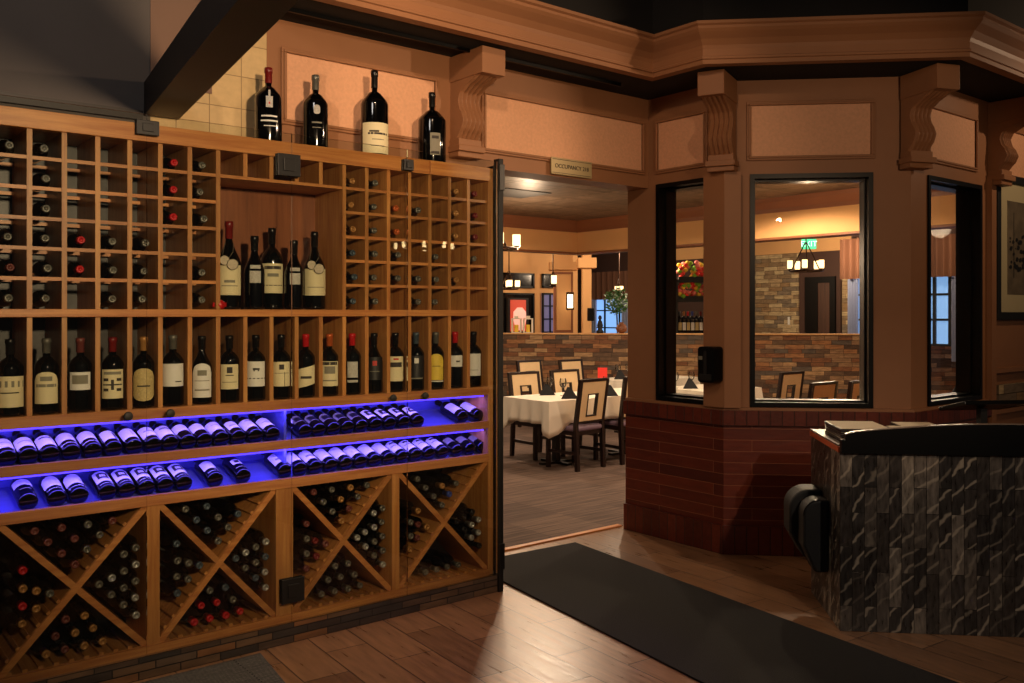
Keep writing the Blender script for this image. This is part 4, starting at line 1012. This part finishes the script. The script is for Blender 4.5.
# flower display shelf seen through the left bay window
q = diag(690, K+1.2); 
sh = thing('bar_shelf', 'black bar shelf of bottles seen through the narrow bay window', 'shelf', (q[0],q[1],0), ah)
D_ = q[0]/ray(690)[0]; wp = D_/F
zz = [zD(y_, D_) for y_ in (335, 300.5, 281)]
m = MB()
for z in zz: m.box(-19*wp,19*wp,0,.25,z-.02,z+.02)
for x in (-13*wp, 18*wp, -19*wp): m.box(x-.02,x+.02,0,.25,0,zz[2]+.02)
obj('shelf_frame', m, M['black_matt'], sh)
def wpos(t0, x, y, z): a = ah; return (q[0]+x*math.cos(a)-y*math.sin(a), q[1]+x*math.sin(a)+y*math.cos(a), z)
for row, (z, nm_) in enumerate(((zz[2]+.02,'upper'),(zz[1]+.02,'lower'))):
    fl = thing('flower_arrangement', 'bright red and yellow flower arrangement on the %s bar shelf' % nm_, 'flowers', wpos(q,0,.12,z), ah, 'flowers on the bar shelf')
    for k, (mk, nn) in enumerate((('flower_r','red_flowers'),('flower_y','yellow_flowers'),('flower_p','pink_flowers'),('flower_g','leaves'))):
        m = MB()
        for j in range(14):
            x = rn.uniform(-11*wp,16*wp); zz_ = rn.uniform(.04,.30-.08*abs(x)/(15*wp)); 
            Mt = Matrix.Translation((x, rn.uniform(-.08,.08), zz_))
            m.lathe([(.005,-.035),(.035,-.01),(.04,.012),(.015,.035)], 7, Mt)
        obj(nn, m, M[mk], fl, smooth=True)
    obj('planter', MB().box(-11*wp,16*wp,-.07,.07,0,.05), M['black_matt'], fl)
cols = ['orange','teal','gold','red','blue','grey','wine','silver']
for k in range(8):
    x = (-14+k*4.2)*wp
    bottle('liquor_bottle', 'liquor bottle with %s cap on the bar, seen through the narrow bay window' % CAPNAME[cols[k]], wpos(q,x,.12,zz[0]+.02), h=.34, r=.045, cap=cols[k], lab=('gold' if k%2 else 'white',.15,.5,2.4,'rect'), group='bottles on the bar shelf', seg=10)

# ------------------------------------------------------------------ dining furniture
def chair(x, y, rz, label, s=1.0, group='upholstered dining chairs'):
    t = thing('dining_chair', label, 'chair', (x,y,.001), rz, group)
    # chair faces local +y, back at -y
    w = .21; 
    obj('seat', MB().box(-w,w,-.19,.21,.375,.42), M['chair_seat'], t, bevel=.015)
    obj('seat_frame', MB().box(-w+.01,w-.01,-.18,.20,.335,.375), M['chair_wood'], t)
    for sx in (-1,1):
        obj('leg', MB().box(sx*(w-.02)-.018,sx*(w-.02)+.018,.165,.2,0,.34), M['chair_wood'], t)
        # rear leg continues as back stile, leaning back
        m = MB(); x0, x1 = sx*(w-.018)-.019, sx*(w-.018)+.019
        prof = [(-.21,-.175,0),(-.195,-.155,.34),(-.19,-.155,.44),(-.255,-.222,.87)]
        vs = []
        for (ya, yb, z) in prof: vs += [(x0,ya,z),(x1,ya,z),(x1,yb,z),(x0,yb,z)]
        fs = [(3,2,1,0)]
        for k in range(3):
            b_ = k*4; fs += [(b_+i, b_+(i+1)%4, b_+4+(i+1)%4, b_+4+i) for i in range(4)]
        fs.append((12,13,14,15)); m.add(vs, fs)
        obj('leg', m, M['chair_wood'], t)
        obj('stretcher', MB().box(sx*(w-.02)-.01,sx*(w-.02)+.01,-.18,.18,.15,.18), M['chair_wood'], t)
    lean = lambda z: -.172-.065*(z-.44)/.43
    def slab(x0, x1, z0, z1, th, mat, nm, of=0):
        m = MB(); vs = []
        for z in (z0,z1):
            y = lean(z)+of; vs += [(x0,y-th,z),(x1,y-th,z),(x1,y+th,z),(x0,y+th,z)]
        m.add(vs, [(3,2,1,0),(4,5,6,7)]+[(i,(i+1)%4,4+(i+1)%4,4+i) for i in range(4)]); return m
    def join(ms):
        r_ = MB()
        for a in ms: r_.add(a.v, a.f)
        return r_
    ww = w-.035
    obj('top_rail', slab(-ww,ww,.845,.872,.018,0,0), M['chair_wood'], t); obj('lower_rail', slab(-ww,ww,.45,.47,.016,0,0), M['chair_wood'], t)
    hx, hz0, hz1 = .078, .51, .73
    obj('back_pad', join([slab(-ww,-hx,.47,.845,.014,0,0), slab(hx,ww,.47,.845,.014,0,0), slab(-hx,hx,.47,hz0,.014,0,0), slab(-hx,hx,hz1,.845,.014,0,0)]), M['chair_cream'], t)
    b2 = .012
    obj('back_opening_frame', join([slab(-hx,-hx+b2,hz0,hz1,.017,0,0), slab(hx-b2,hx,hz0,hz1,.017,0,0), slab(-hx,hx,hz0,hz0+b2,.017,0,0), slab(-hx,hx,hz1-b2,hz1,.017,0,0)]), M['chair_wood'], t)
    return t
def table(x0, x1, y0, y1, label, z=.66, rz=0, drop=.22):
    cx, cy = (x0+x1)/2, (y0+y1)/2; hx, hy = (x1-x0)/2, (y1-y0)/2
    t = thing('dining_table', 'pedestal dining table under the %s' % label, 'table', (cx,cy,.001), rz, 'dining tables')
    obj('tabletop', MB().box(-hx+.01,hx-.01,-hy+.01,hy-.01,z-.034,z-.004), M['chair_wood'], t)
    for sx in (-.55,.55):
        pd = obj('pedestal', MB().box(sx*hx-.03,sx*hx+.03,-.03,.03,.022,z-.034), M['black_metal'], t)
        obj('foot', MB().box(sx*hx-.2,sx*hx+.2,-.03,.03,0,.022).box(sx*hx-.03,sx*hx+.03,-.2,-.03,.0,.022).box(sx*hx-.03,sx*hx+.03,.03,.2,.0,.022), M['black_metal'], pd)
    # cloth: top sheet and skirts with folds and low corner points
    n = 26; mb = MB(); per = []
    for i in range(n): per.append((-hx+2*hx*i/n, -hy))
    for i in range(n): per.append((hx, -hy+2*hy*i/n))
    for i in range(n): per.append((hx-2*hx*i/n, hy))
    for i in range(n): per.append((-hx, hy-2*hy*i/n))
    N_ = len(per); vs = []; rows = 7
    for j in range(rows):
        v = j/(rows-1)
        for i, (px_, py_) in enumerate(per):
            tt = (i % n)/n; corner = max(0, 1-min(tt, 1-tt)*7)
            dd = drop*(1+.55*corner)
            L_ = math.hypot(px_, py_); ox, oy = (0,0)
            k = i // n; nx, ny = ((0,-1),(1,0),(0,1),(-1,0))[k]
            if tt < .001:
                pk_ = (i//n - 1) % 4; n2_ = ((0,-1),(1,0),(0,1),(-1,0))[pk_]; nx, ny = (nx+n2_[0])*.7, (ny+n2_[1])*.7
            wv = .018*math.sin(tt*2*PI*4+ k)*v + .012*v + .03*corner*v
            vs.append((px_+nx*wv+nx*.004, py_+ny*wv+ny*.004, z-dd*v))
    fs = [(j*N_+i, (j+1)*N_+i, (j+1)*N_+(i+1)%N_, j*N_+(i+1)%N_) for j in range(rows-1) for i in range(N_)]
    fs.append(tuple(range(N_)))
    mb.add(vs, fs)
    c = obj('tablecloth', mb, M['cloth'], None, loc=(cx,cy,.001), rot=(0,0,rz), smooth=True, auto=45)
    m_ = c.modifiers.new('thickness','SOLIDIFY'); m_.thickness = .002; m_.offset = 1
    tag(c, 'white ' + label, 'tablecloth', 'white tablecloths')
def napkin(x, y, z, label, a=0):
    m = MB(); h_ = .115
    pts = [(-.085,-.045,0),(.085,-.045,0),(.06,.05,0),(-.06,.05,0)]
    vs = pts + [(-.015,0,h_),(.02,.0,h_*.92)]
    m.add(vs, [(3,2,1,0),(0,1,5,4),(1,2,5),(2,3,4,5),(3,0,4)])
    tag(obj('napkin', m, M['napkin'], loc=(x,y,z), rot=(0,0,a)), label, 'napkin', 'folded black napkins')
def wglass(x, y, z, label, s=1):
    t = thing('wine_glass', label, 'glass', (x,y,z), group='wine glasses on the tables')
    obj('foot', MB().lathe([(.033*s,0),(.030*s,.003),(.004,.006)], 16), M['wine_glass'], t, smooth=True)
    obj('stem', MB().tube([(0,0,.004),(0,0,.075*s)], .003, 6), M['wine_glass'], t)
    obj('bowl', MB().lathe([(.004,.075*s),(.026*s,.09*s),(.036*s,.115*s),(.036*s,.14*s),(.029*s,.175*s)], 16, cap=False), M['wine_glass'], t, smooth=True)
table(5.60,7.35,6.36,7.04,'tablecloth nearest the doorway')
chair(5.985,6.41,math.radians(6), 'dining chair with its back to the doorway, front of the nearest table')
chair(6.62,6.40,0, 'dining chair cut off by the right side of the doorway')
chair(6.13,7.14,PI, 'cream-backed dining chair at the far left side of the nearest table')
chair(6.72,7.14,PI, 'cream-backed dining chair behind the middle of the nearest table')
zt = .6635
def at(px, py, z):
    D = (H-z)*F/(py-313); d = ray(px); return d[0]*D, d[1]*D
for px, py, l, a in ((546.5,395,'left folded napkin on the nearest table',-.5),(569,398.5,'front folded napkin on the nearest table, left of the near chair back',-.6),(612,396,'folded napkin on the nearest table, right of the near chair back',-.5)):
    x, y = at(px, py, zt); napkin(x, min(max(y,6.44),6.95), zt, 'black '+l, a)
for px, py, l in ((549,394.5,'beside the left napkin'),(568,397,'behind the front napkin'),(611.5,394.5,'behind the right napkin')):
    x, y = at(px, py, zt); wglass(x+.06, min(y+.14,6.98), zt, 'stemmed wine glass %s on the nearest table' % l)
# second row of tables
table(8.0,9.3,7.6,8.25,'tablecloth of the second table beyond the near chair')
chair(7.70,8.92,PI, 'far dining chair just left of the middle of the doorway, by the half wall')
chair(8.25,8.70,PI, 'far dining chair right of the middle of the doorway, by the half wall')
chair(8.9,7.2,0, 'far dining chair partly hidden by the doorway edge')
x, y = at(597, 376.5, zt); napkin(8.22,7.98,zt,'black folded napkin on the second table, left one',-.6)
napkin(8.72,8.0,zt,'black folded napkin on the second table, right one',-.6)
wglass(8.36,8.15,zt,'stemmed wine glass on the second table, left one'); wglass(8.55,8.15,zt,'stemmed wine glass on the second table, right one')
tag(obj('table_card', MB().box(-.06,.06,-.004,.004,0,.14), M['flower_r'], loc=(8.10,8.17,zt), rot=(0,0,-.7)), 'small red card standing on the second table', 'card')
table(5.15,6.05,8.1,8.9,'tablecloth glimpsed at the left edge of the doorway')
wglass(5.95,8.4,zt,'stemmed wine glass on the table at the left edge of the doorway')
# tables behind the bay windows
table(7.62,8.55,6.1,6.8,'tablecloth behind the narrow bay window')
napkin(7.80,6.5,zt,'black folded napkin seen low in the narrow bay window',-.6)
napkin(8.42,6.2,zt,'black folded napkin at the lower left of the large window',-.6)
wglass(7.70,6.62,zt,'stemmed wine glass left of the napkin in the narrow bay window'); wglass(7.95,6.6,zt,'stemmed wine glass right of the napkin in the narrow bay window')
chair(8.38,5.82,0, 'dining chair with framed back at the lower left of the large window')
chair(7.35,4.80,0, 'dining chair at the lower middle of the large window')
chair(7.83,4.70,0, 'dining chair at the lower right of the large window')
table(9.0,9.9,3.6,4.3,'tablecloth behind the right bay window')
tag(obj('table_card', MB().box(-.09,.09,-.004,.004,0,.11), M['flower_p'], loc=(9.2,3.95,zt), rot=(0,0,-.9)), 'pink card on the table behind the right bay window', 'card')
napkin(9.05,4.15,zt,'black folded napkin behind the right bay window',-.6)

# ------------------------------------------------------------------ lights
def pt(loc, w, col=(1,.62,.34), r=.05, name='lamp'):
    l = bpy.data.lights.new(name, 'POINT'); l.energy = w; l.color = col; l.shadow_soft_size = r
    o = bpy.data.objects.new(name, l); C.objects.link(o); o.location = loc; return o
def spot(loc, tgt, w, ang=60, col=(1,.62,.34), r=.04, blend=.5, name='spot'):
    l = bpy.data.lights.new(name, 'SPOT'); l.energy = w; l.color = col; l.shadow_soft_size = r; l.spot_size = math.radians(ang); l.spot_blend = blend
    o = bpy.data.objects.new(name, l); C.objects.link(o); o.location = loc
    d = Vector(tgt)-Vector(loc); o.rotation_euler = d.to_track_quat('-Z','Y').to_euler(); return o
def area(loc, tgt, w, sx, sy, col, name='area'):
    l = bpy.data.lights.new(name, 'AREA'); l.shape = 'RECTANGLE'; l.size = sx; l.size_y = sy; l.energy = w; l.color = col
    o = bpy.data.objects.new(name, l); C.objects.link(o); o.location = loc
    d = Vector(tgt)-Vector(loc); o.rotation_euler = d.to_track_quat('-Z','Z').to_euler(); return o
WARM = (1,.67,.41)
# key from the right/front ceiling, second from left/front ceiling
spot((5.3,1.0,2.85), (1.9,4.1,2.3), 170, 54, WARM)
spot((1.5,2.0,3.45), (3.6,4.15,2.45), 70, 58, WARM)
spot((2.6,.0,2.5), (4.9,3.3,1.8), 95, 54, WARM, r=.02)
spot((.9,-.3,2.3), (1.75,3.84,1.92), 560, 62, (1,.69,.41), r=.08, blend=1)
spot((4.2,1.6,3.5), (3.6,3.3,0), 16, 60, WARM, r=.02)
spot((1.6,-1.2,2.5), (4.2,1.9,.5), 125, 34, (1,.80,.62), r=.03, blend=.8)
spot((2.9,1.3,2.9), (2.45,3.0,0), 40, 34, (.45,.2,1), r=.03, blend=1)  # added violet spot for a glow on the floor, real source unknown
pt((0.6,2.4,3.3), 20, (1,.92,.86), .2)
pt((6.8,1.6,3.0), 22, WARM, .02)
spot((2.9,.9,2.9), (2.3,3.4,.1), 70, 60, WARM, r=.03, blend=1)
pt((6.4,7.6,2.2), 30, (1,.7,.44), .06)  # added fill, like the next one, to brighten the dining soffit and ceiling
pt((7.3,4.7,2.2), 26, (1,.7,.44), .06)
# blue LED
BL = (.14,.085,1.0)
for z, w in ((1.052,10),(.870,10)):
    l = area(((XL+XR)/2, RY+.035, z), ((XL+XR)/2, RY+.14, z-.13), w, XR-XL-.1, .02, BL, 'led_light')
    l.rotation_euler = (math.radians(-38)*-1, 0, 0)
# dining
DW = (1,.74,.50)
for x, y, w in ((5.0,5.9,80),(6.6,7.4,110),(7.6,5.4,120),(3.8,7.8,60),(6.6,4.4,80)):
    spot((x,y,2.70), (x,y,0), w, 165, DW, r=.05, blend=.3)
for x, y, z, w in ((10.5,9.5,2.5,85),(12.5,7.5,2.5,100),(14.5,9.0,2.5,100),(9,11.3,2.5,75),(12.0,11.5,2.5,40),(14,14,2.5,50),(10.5,5,2.5,60)):
    pt((x,y,z), w, DW, .12)
w = bpy.data.worlds.new('world'); SC.world = w; w.use_nodes = True
bg = w.node_tree.nodes['Background']; bg.inputs[0].default_value = (.9,.72,.6,1); bg.inputs[1].default_value = .035

# ------------------------------------------------------------------ camera
cam = bpy.data.cameras.new('camera'); co = bpy.data.objects.new('camera', cam); C.objects.link(co); SC.camera = co
co.location = (0,0,H); co.rotation_euler = (PI/2,0,math.radians(-39)); cam.lens = 898/1024*36; cam.sensor_width = 36; cam.shift_y = -28.5/1024; cam.clip_start = .05; cam.clip_end = 100
SC.view_settings.view_transform = 'Standard'; SC.view_settings.look = 'None'; SC.view_settings.gamma = 1; SC.view_settings.use_curve_mapping = False
SC.view_settings.exposure = 0
SC.cycles.use_denoising = True; SC.cycles.max_bounces = 8; SC.cycles.transparent_max_bounces = 24
print('bin bottles', nb)
